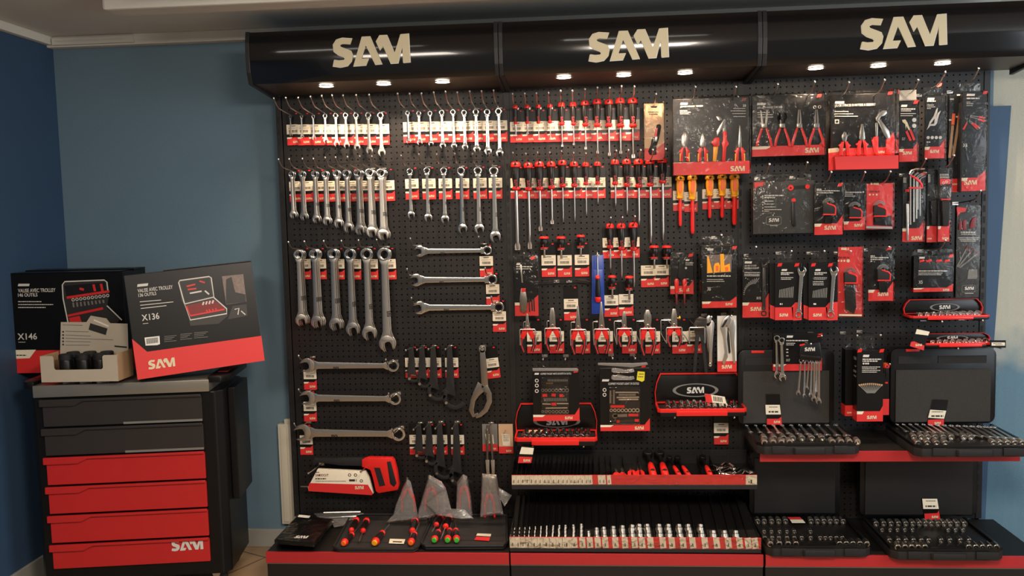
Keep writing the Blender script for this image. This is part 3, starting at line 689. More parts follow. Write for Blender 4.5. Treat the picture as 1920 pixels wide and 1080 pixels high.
# stack of book-like black cases in shiny film
zs = .17
def slabpx(name, m, pts, z, th, parent, q, bevel=.003):
    P = [atz(px, py, z+th)-q for px, py in pts]
    return O(name, MB().slab([(v.x, v.y) for v in P], z-q.z, z+th-q.z).mesh(name, m, bevel, False), parent)
for k, (dx, lb) in enumerate(((4, 'bottom black wrapped tool folder in the stack of three'), (2, 'middle black wrapped tool folder in the stack of three'), (0, 'top black wrapped tool folder with white logo, on the left base'))):
    z0 = zs+.019*k; q = atz(520, 1015, z0)
    t = T('tool_folder', lb, 'folder', q, 'wrapped tool folders')
    pts = [(516+dx, 1011), (588+dx, 1017), (622+dx, 973), (559+dx, 966)]
    slabpx('cover', 'blackcard', pts, z0, .016, t, q)
    o = slabpx('plastic_film', 'film', [(514+dx, 1012), (589+dx, 1018.5), (624+dx, 972), (558+dx, 965)], z0, .0175, t, q)
    if k == 2:
        A = atz(551, 1009, z0+.018)-q; B = atz(574, 1010, z0+.018)-q
        O('logo', logomesh('print'), t, (A.x, A.y, z0+.0185-q.z), (R(-90), 0, math.atan2(B.y-A.y, B.x-A.x)), (B.x-A.x, .05, (B.x-A.x)*1.5))
        slabpx('white_sticker', 'white', [(558, 969), (579, 971), (582, 967), (561, 965)], z0+.0176, .0006, t, q, 0)
for i, (pts, lb) in enumerate((([(588, 962), (660, 957), (683, 962), (662, 966), (600, 972)], 'upper clear plastic bag on the left base, beside the tool folders'), ([(604, 972), (660, 966), (672, 970), (645, 977), (618, 975)], 'middle clear plastic bag on the left base, beside the tool folders'), ([(620, 978), (650, 973), (648, 983), (626, 987)], 'lowest clear plastic bag on the left base, beside the tool folders'))):
    q = atz(*pts[0], zs+.03); t = T('flat_bag', lb, 'plastic bag', q, 'flat clear bags on the base')
    b = MB(); P = [atz(px, py, zs+.03-.009*i)-q for px, py in pts]; b.slab([(v.x, v.y) for v in P], -.009*i-.006, -.009*i); 
    bm_ = b.mesh('sheet', 'bag', .003); O('sheet', bm_, t)
    O('contents', MB().tube([P[0]*.8+P[2]*.2+Vector((0, 0, .002)), P[1]*.3+P[2]*.7+Vector((0, 0, .002))], .004, 6).mesh('contents', 'satin'), t)
# roll pouches with drivers
def pouch(lb, pts, inner):
    q = atz(*pts[0], zs); t = T('tool_pouch', lb, 'tool pouch', q, 'open tool pouches')
    P = [atz(px, py, zs+.012)-q for px, py in pts]; O('base_cloth', MB().slab([(v.x, v.y) for v in P], .0005, .012).mesh('base_cloth', 'cloth', .005), t)
    P3 = [v+Vector((0, 0, .004)) for v in P]; O('piping', MB().tube(P3+[P3[0]], .006, 6, flat=1).mesh('piping', 'rubber'), t)
    P = [atz(px, py, zs+.0135)-q for px, py in inner]; O('pocket', MB().slab([(v.x, v.y) for v in P], .012, .0145).mesh('pocket', 'cloth', .002), t)
    return t
pouch('left open black tool pouch with yellow tipped screwdrivers', [(626, 1027), (634, 1012), (656, 972), (664, 966), (795, 966), (806, 976), (784, 1026), (776, 1031), (636, 1031)], [(655, 1006), (768, 1008), (764, 1018), (650, 1016)])
pouch('right open black tool pouch with green tipped screwdrivers', [(790, 1021), (797, 1005), (816, 966), (950, 968), (951, 1018), (944, 1025), (798, 1026)], [(862, 1002), (942, 1004), (944, 1014), (860, 1013)])
def lay(a, b_, c, lb, g, butt=None, tail=0, dh=.028):
    """a driver lying in a pouch: cap at a, collar at b_, blade tip at c (pixels)"""
    z0 = zs+.012+dh/2+.003; A, B, Cc = atz(*a, z0), atz(*b_, z0), atz(*c, z0)
    d = (B-A); Lh = d.length; d.normalize(); Lb = max(.02, (Cc-B).length)
    rz = math.atan2(d.y, d.x); M = Matrix.Rotation(rz, 4, 'Z') @ Matrix.Rotation(R(90), 4, 'Y')
    M = Matrix.Rotation(rz, 4, 'Z') @ Matrix.Rotation(-R(90), 4, 'Y')
    driver(A, Lh, dh, Lb, .006, lb, g, 'flat', M.to_euler(), 'multi', butt, loop=0)
g1 = 'screwdrivers in the left pouch'
lay((669, 973), (658, 996), (655, 1006), 'screwdriver at the back left of the left pouch, orange collar', g1)
lay((688, 974), (680, 997), (671, 1016), 'screwdriver second from the left at the back of the left pouch', g1)
lay((644, 1019), (661, 1001), (681, 978), 'front left screwdriver of the left pouch, yellow butt towards the viewer', g1, 'orange')
lay((702, 1018), (718, 998), (732, 983), 'lone slanting screwdriver in the middle of the left pouch, yellow butt', g1, 'yellow', dh=.031)
lay((779, 973), (772.5, 997), (764, 1018), 'back screwdriver at the right edge of the left pouch', g1, dh=.031)
lay((770, 1018), (778, 1000), (789, 980), 'front screwdriver at the right edge of the left pouch, yellow butt', g1, 'orange')
g1 = 'screwdrivers in the right pouch'
lay((827, 969), (817.5, 985), (812, 998), 'back left screwdriver of the right pouch', g1)
lay((843, 968), (835, 989), (829, 1012), 'back right screwdriver of the right pouch', g1, dh=.031)
lay((814, 1013), (822.5, 996), (830, 984), 'left of three green tipped screwdrivers at the front of the right pouch', g1, 'green')
lay((839, 1013), (843.5, 993), (849, 980), 'middle of three green tipped screwdrivers at the front of the right pouch', g1, 'green')
lay((856, 1013), (854.5, 993), (852, 976), 'right of three green tipped screwdrivers at the front of the right pouch', g1, 'green')
for lb, A_, m2, pts in (('small white price label on the left tool pouch', (744, 1015), 'labelw', [(729, 1018.5), (757, 1019.5), (760, 1011), (731, 1010)]), ('small red and white label on the right tool pouch', (905, 1008), 'redcard', [(889, 1012), (917, 1014), (919, 1007), (893, 1006)])):
    q = atz(*A_, zs+.017); t = T('label_card', lb, 'price label', q)
    slabpx('card', m2, pts, zs+.0165, .0008, t, q, 0)
    if m2 == 'redcard': slabpx('white_strip', 'labelw', [(893, 1004), (920, 1005.5), (921, 1001), (895, 1000)], zs+.0165, .0008, t, q, 0)
    else: slabpx('barcode', 'ink', [(736, 1016.3), (753, 1017), (754, 1015), (737, 1014.4)], zs+.0174, .0004, t, q, 0)

# ================= tool trolley =================
TA = math.atan2(.10, .66); T0 = Vector((-.868, -.522, 0)); MT = frame(T0, TA)
class Pl(Face):
    def __init__(s, M): s.M = M; s.I = M.inverted()
fp = Pl(MT)
tr = T('tool_trolley', 'black roller tool cabinet with two grey and four red drawers', 'tool cabinet', T0, None, (0, 0, TA))
xL = fp.uv(92, 900)[0]; xR = fp.uv(387, 890)[0]; bl_ = fp.uv(64, 900)[0]; br_ = fp.uv(424, 900)[0]
zt0 = fp.uv(82, 745)[1]; zb0 = fp.uv(103, 1067)[1]; ztop = fp.uv(76, 723)[1]
print('TROLLEY', xL, xR, bl_, br_, zt0, zb0, ztop)
DP = .34
P = [(bl_+.02, .0), (br_-.03, .0), (br_, .035), (br_, DP), (bl_, DP), (bl_, .03)]
O('cabinet', MB().slab(P, zb0-.055, zt0).mesh('cabinet', 'cartblack', .006, False), tr)
O('side_bin', MB().box(br_+.001, .09, .36, br_+.03, DP-.01, zt0-.005).mesh('side_bin', 'cartblack', .003, False), tr)
O('worktop', MB().box(bl_+.025, -.016, zt0+.001, br_-.045, DP-.01, ztop+.002).mesh('worktop', 'worktop', .004), tr)
for x0, x1 in ((br_-.05, br_+.03), (bl_-.03, bl_+.03)):
    P = [(x0, -.01), (x1-.03, -.01), (x1-.005, .02), (x1, .06), (x1, DP), (x0, DP)]
    if x0 < .1: P = [(x0+.03, -.01), (x1, -.01), (x1, DP), (x0, DP), (x0, .06), (x0+.006, .02)]
    rl = O('corner_rail', MB().slab(P, ztop-.012, ztop+.016).mesh('corner_rail', 'cartblack', .006), tr)
    O('tray_liner', MB().slab([(x0+.02, .08), (x1-.02, .08), (x1-.02, DP-.05), (x0+.02, DP-.05)], ztop+.0161, ztop+.018).mesh('tray_liner', 'reddark', smooth=False), rl)
ys = [747, 801, 855, 910, 964, 1018.5, 1067]
for k in range(6):
    z1 = fp.uv(92, ys[k])[1]-.002; z0 = fp.uv(92, ys[k+1])[1]+.004; m = 'cartgrey' if k < 2 else 'red'
    d = O('drawer', MB().box(xL, -.014, z0, xR, .0, z1-.008).mesh('drawer', m, .002, False), tr)
    lw2 = (xR-xL); hl = .028
    P = [(xL-.008, z1), (xL-.008, z1-hl), (xL+lw2*.20, z1-hl), (xL+lw2*.26, z1-.010), (xR, z1-.010), (xR, z1)]
    O('handle_lip', MB().prism(P, -.026, -.0141).mesh('handle_lip', m, .0025, False), d)
    if k < 2: O('edge_strip', MB().box(xL+lw2*.5, -.0152, z0, xR, -.0141, z0+.009).mesh('edge_strip', 'grey', smooth=False), d)
    if k == 5:
        a = fp.uv(324, 1031); b_ = fp.uv(383.5, 1028); logo(d, a[0], -.0155, a[1], b_[0]-a[0], 'print')
def caster(x, y, lb):
    o = O('caster', MB().box(x-.03, y-.03, zb0-.062, x+.03, y+.03, zb0-.0555).prism([(x-.018, zb0-.062), (x+.018, zb0-.062), (x+.006, .03), (x-.006, .03)], y-.022, y-.019).prism([(x-.018, zb0-.062), (x+.018, zb0-.062), (x+.006, .03), (x-.006, .03)], y+.019, y+.022).mesh('caster', 'satin'), tr)
    O('wheel', MB().lathe([(.022, -.014), (.040, -.012), (.0405, 0), (.040, .012), (.022, .014)], 20, (x, y, .0405), axis='y').mesh('wheel', 'rubber'), o)
for x in (bl_+.07, br_-.07): caster(x, .06, ''); caster(x, DP-.05, '')

# boxes on the trolley
ZT = ztop+.0185
M = frame(atz(16, 700, ZT), R(1.5)); fa = Pl(M)
W = fa.uv(236, 600)[0]; Hh = fa.uv(120, 512)[1]
bA = Face('tool_case_box', 'black and red carton marked X146, standing at the left on the trolley', 'box', M, 'large tool case cartons')
def bigbox(bx, W, H, D, zr, zwl, slx, corner):
    c = O('carton', MB().box(0, 0, 0, W, D, H).mesh('carton', 'blackcard', .002, False), bx.o)
    for nm, mb in (('top_flap', MB().box(.0, .0, H+.0006, W*.97, D*.48, H+.004)), ('top_flap', MB().box(.01, D*.5, H+.0006, W, D, H+.009))): O(nm, mb.mesh(nm, 'blackcard', .001, False), bx.o)
    P = [(0, 0), (W, 0), (W, zr)]+([(slx, zwl), (0, zwl+(.0 if corner else .035))] if 1 else [])
    r = bx.local('red_band', 'redcard', P, 1); O('red_side', MB().box(W, .001, 0.001, W+.0008, D-.001, zr).box(-.0008, .001, .001, 0, D-.001, zwl).mesh('red_side', 'redcard', smooth=False), r)
    return c, r
z1 = bA.uv(60, 657)[1]
c, r = bigbox(bA, W, Hh, .2, z1, z1, .02, 1)
bA.poly('white_corner', 'labelw', [(15, 656.5), (68, 655.5), (56, 671.5), (15, 673)], 2, parent=r); bA.lines([(27, 666, 50, 2)], 'ink', 3, r)
bA.poly('white_badge', 'print', [(35, 532), (56, 532), (55, 536.5), (34, 536.5)], 2)
bA.text('VALISE AVEC TROLLEY', 34.5, 541.5, 104.5, 548.5); bA.text('146 OUTILS', 34.5, 550, 70.5, 556.5)
bA.lines([(34.5, 565.5, 78, 1.6), (34.5, 571, 100, 1.6), (34.5, 576.5, 86, 1.6), (35, 641.5, 48, 1)])
bA.text('X146', 34, 625, 69.5, 637)
ph = bA.poly('printed_case', 'charcoal', [(118, 532), (123, 527), (196, 524), (202, 528), (205, 552), (201, 578), (226, 598), (220, 606), (170, 606), (128, 606), (120, 560)], 2)
bA.bars('printed_outline', 'print', [[(128, 604), (119, 560), (117.5, 534), (122, 528), (196, 525), (201, 529), (203, 546)], [(201, 573), (229, 600)]], .005, 3, ph)
bA.poly('printed_tray', 'black', [(121, 536), (198, 529), (201, 548), (126, 557)], 3, parent=ph)
bA.bars('printed_red', 'redcard', [[(126, 558), (206, 546)], [(128, 592), (194, 578)], [(176, 533), (179, 546)], [(190, 532), (193, 546)], [(150, 541), (158, 543)]], .010, 4, ph)
bA.bars('printed_tools', 'grey', [[(138+7*k, 567-k*.6), (139.5+7*k, 576-k)] for k in range(9)], .007, 5, ph)
bA.rings('printed_sockets', 'print', [(138+7.2*k, 562-k*.9, 3) for k in range(10)], ph, 5)
bA.poly('printed_floor', 'redcard', [(130, 596), (150, 592), (154, 604), (132, 605)], 4, parent=ph)
# carton X136
BL = atz(258, 712, ZT+.001); BR = at(496, 676, -.30); TLp = at(228, 517, BL.y+.02)
M = frame_pts(BL, BR, TLp); W2 = (BR-BL).length; H2 = Pl(M).uv(228, 517)[1]
bB = Face('tool_case_box', 'black and red carton marked X136, tilted against the trolley rail', 'box', M, 'large tool case cartons')
c = O('carton', MB().box(0, 0, 0, W2, .17, H2).mesh('carton', 'blackcard', .002, False), bB.o)
O('top_flap', MB().box(W2*.3, .0, H2+.0006, W2, .08, H2+.004).mesh('top_flap', 'blackcard', .001, False), bB.o)
A, B_, Cq = bB.uv(243, 636), bB.uv(276, 659.5), bB.uv(491, 629.5)
r = bB.local('red_band', 'redcard', [(0, 0), (W2, 0), (W2, Cq[1]), B_, (0, A[1])], 1)
O('red_side', MB().box(W2, .001, .001, W2+.0008, .169, Cq[1]).mesh('red_side', 'redcard', smooth=False), r)
bB.logo(278.5, 693, 329, layer=2, parent=r, y1b=687.5)
bB.poly('white_badge', 'print', [(258, 533), (278, 531), (277, 536), (257, 538)], 2)
def rt(F_, t, x0, y0, x1, y1, sl, **k):       # text along the box's own horizontal
    a = F_.uv(x0, y1); b = F_.uv(x1, y1+sl); h = F_.uv(x0, y0)[1]-a[1]; wd = math.hypot(b[0]-a[0], b[1]-a[1])
    return text(F_.o, t, a[0], -.0021, a[1], wd, abs(h), 'print')
rt(bB, 'VALISE AVEC TROLLEY', 258.5, 542, 324.5, 549, -5); rt(bB, '136 OUTILS', 260, 550.5, 293.5, 557, -3)
bB.bars('fine_print', 'print', [[(262, 566), (302, 562.5)], [(263, 572.5), (325, 566)], [(264, 578.5), (312, 573)]], .0028)
rt(bB, 'X136', 266.5, 590, 299.5, 602, -2.5); bB.bars('fine_print', 'print', [[(268, 607), (278, 606)]], .002)
bar = bB.poly('barcode_label', 'white', [(271, 633), (299, 630), (300, 645), (295, 647), (273, 648)], 2)
bB.bars('barcode', 'ink', [[(275+2*k, 635-.25*k), (275.6+2*k, 645-.25*k)] for k in range(11)], .0022, 3, bar)
bB.bars('fine_print', 'grey', [[(x0, y0+3.2*k), (x1-(k % 3)*4, y0+3.2*k-2)] for x0, x1, y0 in ((308, 331, 631), (338, 360, 627), (364, 390, 624)) for k in range(4)], .0018)
ph = bB.poly('printed_case', 'charcoal', [(335, 527), (340, 524), (392, 517), (397, 520), (401, 558), (424, 577), (427, 592), (410, 607), (357, 611), (347, 571), (340, 565)], 2)
bB.bars('printed_outline', 'print', [[(346, 570), (335, 530), (337, 526), (392, 518.5), (396, 521), (401, 557), (346, 570), (357, 600), (425, 588), (425, 579), (401, 558)]], .0045, 3, ph)
bB.poly('printed_inside', 'black', [(339, 529), (391, 522), (397, 555), (348, 565)], 3, parent=ph); bB.poly('printed_inside', 'reddark', [(349, 573), (400, 562), (421, 577), (421, 582), (357, 594)], 3, parent=ph)
bB.bars('printed_red', 'redcard', [[(350, 537), (366, 533)], [(352, 543), (368, 541)], [(374, 527), (384, 530)], [(349, 574), (357, 592), (421, 580)], [(387, 581), (389, 585)], [(392, 580), (394, 584)], [(398, 579), (400, 583)], [(404, 578), (406, 582)]], .006, 4, ph)
bB.bars('printed_tools', 'print', [[(356, 550), (378, 546)], [(384, 545), (392, 552)], [(380, 572), (382, 566)], [(386, 571), (388, 565)], [(392, 570), (394, 564)], [(398, 569), (400, 563)]], .006, 4, ph)
ph2 = bB.poly('printed_photo', 'photoA', [(416, 518), (456, 514), (462, 566), (424, 571)], 2); bB.poly('printed_figure', 'black', [(424, 524), (434, 519), (441, 548), (460, 552), (461, 566), (424, 570)], 3, parent=ph2)
bB.poly('printed_photo', 'charcoal', [(436, 574), (462, 570), (464, 592), (427, 599)], 2); bB.bars('printed_tools', 'print', [[(440, 580), (448, 578), (446, 590)], [(452, 583), (460, 590)]], .004, 3)

# counter display with round bit cans
M = frame(atz(78, 717, ZT), R(2.0)); fd = Pl(M); wd = fd.uv(220, 690)[0]; hf = fd.uv(76, 668)[1]; dd = .13
dB = Face('counter_display', 'open grey cardboard counter display with black cans, at the trolley front', 'counter display', M)
cut0, cut1, cutz = fd.uv(101, 690)[0], fd.uv(193, 690)[0], fd.uv(150, 693)[1]
fr = [(0, 0), (wd, 0), (wd, hf), (cut1+.006, hf), (cut1, hf-.006), (cut1, cutz+.006), (cut1-.006, cutz), (cut0+.006, cutz), (cut0, cutz+.006), (cut0, hf-.006), (cut0-.006, hf), (0, hf)]
O('front_wall', MB().prism(fr, 0, .003).mesh('front_wall', 'cardboard', smooth=False), dB.o)
O('side_wall', MB().box(0, .003, 0, .003, dd, hf).mesh('side_wall', 'cardin', smooth=False), dB.o); O('side_wall', MB().box(wd-.003, .003, 0, wd, dd, hf+.004).mesh('side_wall', 'cardin', smooth=False), dB.o)
O('tray_floor', MB().box(.003, .003, 0, wd-.003, dd, .003).mesh('tray_floor', 'cardin', smooth=False), dB.o)
M2 = M @ Matrix.Translation((0, dd, 0)); f2 = Pl(M2); hd = [f2.uv(*p) for p in ((112, 700), (242, 700), (239, 607), (206, 606), (199, 597), (170, 592), (162, 604), (114, 604))]
hb = O('header', MB().prism([(x, max(0, z)) for x, z in hd], dd, dd+.003).mesh('header', 'cardboard', smooth=False), dB.o)
def hbar(nm, m, segs, w_): 
    b = MB()
    for sgm in segs: b.prism(stroke([f2.uv(*p) for p in sgm], w_), dd-.0012, dd-.0002)
    O(nm, b.mesh(nm, m, smooth=False), hb)
hbar('printed_text', 'grey', [[(123, 621), (166, 622)], [(123, 628), (170, 630)], [(123, 634), (212, 637)], [(123, 640), (170, 641)], [(123, 647), (168, 647)], [(118, 609), (155, 610)]], .0025)
hbar('printed_icons', 'ink', [[(117, 622+k*6), (120, 622+k*6)] for k in range(5)]+[[(215, 649), (238, 651)]], .006)
hbar('printed_can', 'charcoal', [[(168, 612), (200, 622)]], .028); hbar('printed_opener', 'white', [[(176, 600), (186, 604), (204, 612)]], .006)
k = 0
for r_ in range(2):
    for j in range(3):
        xx = cut0+.004+(j+.5)*(cut1-cut0-.0)/3.0+ .004; yy = .034+r_*.056; k += 1
        c = M @ Vector((cut0-.004+(j+.5)*(cut1-cut0+.012)/3, yy, .0035))
        t = T('bit_can', f'{("left", "middle", "right")[j]} round black can in the {("front", "back")[r_]} row of the counter display', 'can', c, 'cans in the counter display', (0, 0, R(2))); t.scale = (1.2, 1.22, 1.5)
        O('can_body', C('canb', lambda: MB().lathe([(.019, 0), (.0205, .003), (.0205, .05), (.0195, .053)], 24).mesh('can_body', 'gunmetal')), t)
        O('lid', C('canl', lambda: MB().lathe([(.021, .0535), (.0215, .056), (.0215, .066), (.019, .069)], 24).mesh('lid', 'rubber')), t)
        O('paper_label', C('canp', lambda: MB().ring(0, 0, .0206, .0211, -.044, -.008, 16, a0=R(200), a1=R(330)).xf(Matrix.Rotation(R(90), 4, 'X') @ Matrix.Identity(4)).mesh('paper_label', 'grey')), t)
# ================= middle bay: hanging screwdrivers =================
def sdrow(xs, tops, cols, bots, hws, bws, what, g, Y=-.055, style='red', tips=None, hookL=.2, hkshow=1, dropto=None):
    for i, x in enumerate(xs):
        q = at(x, tops[i], Y); sc = (at(x+10, tops[i], Y).x-q.x)/10
        Lh = q.z-at(x, cols[i]+2.5, Y).z; Lb = at(x, cols[i]+2.5, Y).z-at(x, bots[i], Y).z
        driver(q, Lh, hws[i]*sc*1.02, Lb, bws[i]*sc, f'{ORD[i]} screwdriver from the left in {what}', g, (tips or ['flat']*20)[i], (0, 0, R(random.uniform(-10, 10)) if style != 'vde' else 0), style)
        if hkshow:
            hq = at(x, tops[i]+4, Y); o = O('peg_hook', hookmesh(hookL, 1, 1)); o.location = (hq.x, 0, hq.z-.06*abs(Y)); tagp(o, f'wire hook of the {ORD[i]} screwdriver in {what}', 'hook', 'hooks of '+g)
A_ = [966, 988, 1009, 1030.7, 1052.6, 1074.5, 1096.7, 1119, 1141, 1162.5, 1186]
sdrow(A_, [196.7, 196, 195.6, 195, 192, 191.4, 188.4, 185.5, 186, 183.7, 183.7], [231, 230, 229.6, 229, 233, 233, 235, 236, 236, 237, 237], [255, 251, 262, 262, 275, 272, 280, 288, 292, 288, 296],
      [9, 9, 9, 9.5, 12, 12, 14, 15, 15, 16, 17], [3, 3, 2, 2, 2.5, 2.5, 3, 3, 3.5, 3.5, 4], 'the top screwdriver row', 'the top screwdriver row')
for i, x in enumerate(A_): tag(x+2.5-i*.2, 206-i*.45, -.008-.0016*(i % 3), f'price card behind the {ORD[i]} screwdriver of the top screwdriver row', 'price cards of the top screwdriver row', .98, (0, R(random.uniform(-1, 1)), 0))
A_ = [966.7, 990, 1011, 1033, 1054, 1076, 1098, 1120, 1153, 1174.7, 1197, 1219, 1242]
sdrow(A_, [303, 304.7, 302.5, 302.5, 300, 303, 304, 303, 299, 298, 298, 297.5, 296], [355, 356, 355, 352.5, 349, 348.7, 344.7, 343.7, 344.7, 348, 349.7, 347.5, 341.7], [469, 466.7, 433, 420, 416.7, 415, 404, 383, 386.7, 401, 422, 456, 450],
      [17, 15.5, 16, 15, 14, 13.5, 11.5, 11.5, 13.5, 14.5, 16, 16, 17], [7, 5, 5, 4, 2.5, 2.6, 2.2, 2.2, 3.4, 3, 4.4, 5, 5], 'the second screwdriver row', 'the second screwdriver row', tips=['flat']*4+['x']*9)
for i, x in enumerate(A_): tag(x+(2 if i < 8 else 4), 312-i*.2, -.008-.0016*(i % 3), f'price card behind the {ORD[i]} screwdriver of the second screwdriver row', 'price cards of the second screwdriver row', .98)
A_ = [1275, 1298, 1330.7, 1354, 1377]
sdrow(A_, [330, 328, 329, 327.5, 327], [371, 373, 366, 366, 368], [424, 438, 408.5, 408, 421.4], [16, 17, 16, 16.5, 17.5], [6.2, 7.5, 6.2, 7, 9], 'the yellow insulated row', 'the yellow insulated screwdriver row', style='vde', hookL=.10)
for i, (x, y) in enumerate(((1272, 338), (1293, 340), (1327, 335), (1349, 334), (1370, 334))): tag(x+2, y-2, -.008-.0016*(i % 2), f'price card behind the {ORD[i]} yellow screwdriver', 'price cards of the yellow screwdrivers', .95)
A_ = [1143.5, 1164.6, 1187.5]
sdrow(A_, [419, 418.5, 416.7], [464, 467, 467.7], [505, 520.5, 538], [14, 15, 16], [3.4, 3, 3.6], 'the trio below the second row', 'the middle trio of screwdrivers', tips=['x']*3, Y=-.09)
for i, x in enumerate((1142, 1163, 1186)): tag(x, 424-i*.7, -.008-.0016*(i % 2), f'price card behind the {ORD[i]} screwdriver of the middle trio', 'price cards of the middle trio', .98)
# stubby drivers in wire clips
def stubby(x, y0, yc, y1, wd, lb, tg, Y=-.09):
    q = at(x, y0, Y); sc = (at(x+10, y0, Y).x-q.x)/10
    Lh = q.z-at(x, yc+3, Y).z; driver(q, Lh, wd*sc, at(x, yc+3, Y).z-at(x, y1, Y).z, 4*sc, lb, 'stubby screwdrivers', 'flat', style='red', name='stubby_screwdriver', loop=0)
    c = O('wire_clip', C('clipw', lambda: MB().tube([(.016, .085, .004), (.013, .02, .003), (.013, -.008, 0), (0, -.013, 0), (-.013, -.008, 0), (-.013, .02, .003), (-.016, .085, .004)], .0016, 6).mesh('wire_clip', 'satin'))); h = at(x, yc+1, Y); c.location = (h.x, Y, h.z-.006); tagp(c, 'wire clip holding the '+lb, 'hook', 'wire clips of the stubby screwdrivers')
    if tg: tag(tg[0], tg[1], -.012, 'price card below the '+lb, 'price cards of the stubby screwdrivers', tg[2] if len(tg) > 2 else 1.05)
stubby(1020, 443, 464, 484, 17, 'first of three stubby drivers, left group', (1028, 455))
stubby(1051.7, 443, 465, 485, 16, 'second of three stubby drivers, left group', (1058, 455))
stubby(1088.6, 440, 461, 480, 15, 'third of three stubby drivers, left group', (1090.5, 454))
stubby(1226.5, 460, 482, 504, 17, 'left of two stubby drivers, right group', (1215, 474))
stubby(1250.5, 460, 482, 504, 18, 'right of two stubby drivers, right group', (1240, 473))
stubby(1147.6, 516, 538, 560, 14.5, 'left of two low stubby drivers by the blue sleeve', (1145.5, 530))
stubby(1179.6, 517, 540, 562, 14.5, 'right of two low stubby drivers by the blue sleeve', (1173.5, 528))
# thin claw rod on two hooks
q = at(1007, 529, -.05); P = [at(px, py, -.05)-q for px, py in ((1007, 529), (1030, 528), (1060, 526), (1085, 525), (1100, 526.5), (1106, 529))]
t = T('pick_up_claw', 'thin black flexible pick-up rod lying across two hooks', 'pick-up tool', q)
O('rod', MB().tube([(v.x, 0, v.z) for v in P[:4]], .0022, 7).mesh('rod', 'rubber'), t); O('spring_end', MB().tube([(v.x, 0, v.z) for v in P[3:]], .0035, 8).mesh('spring_end', 'darksteel'), t)
for j, x in enumerate((1043, 1067)): hook(x, 529.5, -.05, .09, f'{("left", "right")[j]} short hook under the thin pick-up rod', 'hooks under the pick-up rod', bend=0)
tag(1070, 537, -.008, 'price card below the thin pick-up rod', None, 1.05)
# blue sleeve with long screwdriver
F_ = Face('blue_sleeve', 'long royal blue plastic sleeve holding one screwdriver', 'sleeve', frame(at(1121.5, 589, -.10)))
F_.solid('sleeve_back', 'blueplastic', [(1110, 479), (1132, 478), (1134, 588), (1109, 589)], .0, .003, .001)
F_.solid('sleeve_front', 'blueplastic', [(1111, 505), (1131.5, 505), (1133.5, 588), (1109.5, 589)], -.010, .0, .004)
F_.solid('side_fold', 'blueplastic', [(1110, 479), (1113, 479), (1113, 586), (1109.5, 588)], -.014, .0, .002)
hook(1121.5, 482, -.10, .16, 'hook of the royal blue sleeve', 'hooks of single tools', bend=0)
F2 = at(1121.5, 567, -.124); driver(F2, .115, .024, .10, .006, 'red capped screwdriver standing upside down in the blue sleeve', None, 'x', (0, R(180), 0), 'multi', loop=0)
# carded drill-grip driver at left
P_ = Pack('blister_pack', 'tall blister pack of a bit screwdriver with clear handle, left of the stubby drivers', 'blister pack', (964.5, 480, 1009, 592), -.10, .003, film_=.014)
P_.band(567, 993, 553); P_.pill(968, 493, 976, 497); P_.lines([(968, 500, 998, 2), (968, 504, 992, 1.6)]); P_.text('X', 968, 508, 972, 512); P_.tab(481, x=996)
s_ = P_.solid('screwdriver_bit', 'satin', [(975, 496), (978, 496), (981, 530), (978, 530)], -.009, -.003, .001); P_.solid('clear_handle', 'steel', [(977, 540), (985, 540), (989, 560), (988, 583), (982, 587), (976, 583), (974, 560)], -.013, -.001, .003)
P_.solid('red_collar', 'redgrip', [(978, 540), (986, 540), (986, 547), (978, 547)], -.0135, -.001, .001); P_.bars('spare_bits', 'darksteel', [[(992, 560), (993, 585)], [(997, 560), (998, 583)], [(1001, 560), (1002, 584)]], .006, 2)
hook(984, 486, -.1, .15, 'hook of the bit screwdriver blister pack', 'hooks of blister packs, middle bay')

# ================= pliers in wire holders =================
def holder(xc, yb, lb, cutx=None, w_=14.5):
    """rectangular wire loop standing out from the board, pixel centre of the front bar"""
    Yf = -.26; q = at(xc, yb, Yf); hw = at(xc+w_, yb, Yf).x-q.x; zd = q.z-at(xc, yb+29, Yf).z
    t = T('wire_holder', lb, 'wire holder', (q.x, 0, q.z), 'wire holders of the pliers row'); dz = 0
    pts = [(-hw, Yf, -zd), (-hw, Yf, -.003), (-hw+.003, Yf, 0), (hw-.003, Yf, 0), (hw, Yf, -.003), (hw, Yf, -zd)]
    O('front_frame', MB().tube(pts, .0026, 7).mesh('front_frame', 'satin'), t)
    O('back_frame', MB().tube([(-hw, -.012, -zd*.9), (-hw, -.012, -.003), (-hw+.003, -.012, 0), (hw-.003, -.012, 0), (hw, -.012, -.003), (hw, -.012, -zd*.9)], .0026, 7).mesh('back_frame', 'satin'), t)
    for sg in (-1, 1): O('side_wire', MB().tube([(sg*hw, -.012, -zd*.9), (sg*hw, Yf, -zd)], .0022, 6).mesh('side_wire', 'satin'), t)
    O('top_wire', MB().tube([(0, -.012, 0), (0, Yf, 0)], .0022, 6).mesh('top_wire', 'satin'), t)
    O('board_clip', MB().box(-.02, -.014, -.004, .02, -.004, .006).mesh('board_clip', 'satin'), t)
    return q
PL = [(989, 588, 660, 'long', .0105, 'first pliers from left in the wire holders, tapered flat nose'), (1036, 577, 657, 'comb', .0125, 'second pliers from left in the wire holders, broad tapering nose'),
      (1084, 573, 664, 'long', .011, 'third pliers from left in the wire holders, slender long nose'), (1128, 566, 663, 'long', .012, 'fourth pliers from left in the wire holders, bright half round nose'),
      (1170.5, 584, 650, 'comb', .0095, 'fifth pliers from left in the wire holders, small snipe nose'), (1214.5, 581, 666, 'cut', .0155, 'sixth pliers from left in the wire holders, rounded cutting head'),
      (1264, 579, 650, 'comb', .0125, 'seventh pliers from left in the wire holders, wire stripper with brass screw')]
HY = [617.4, 615.5, 618, 617, 616, 616, 614]
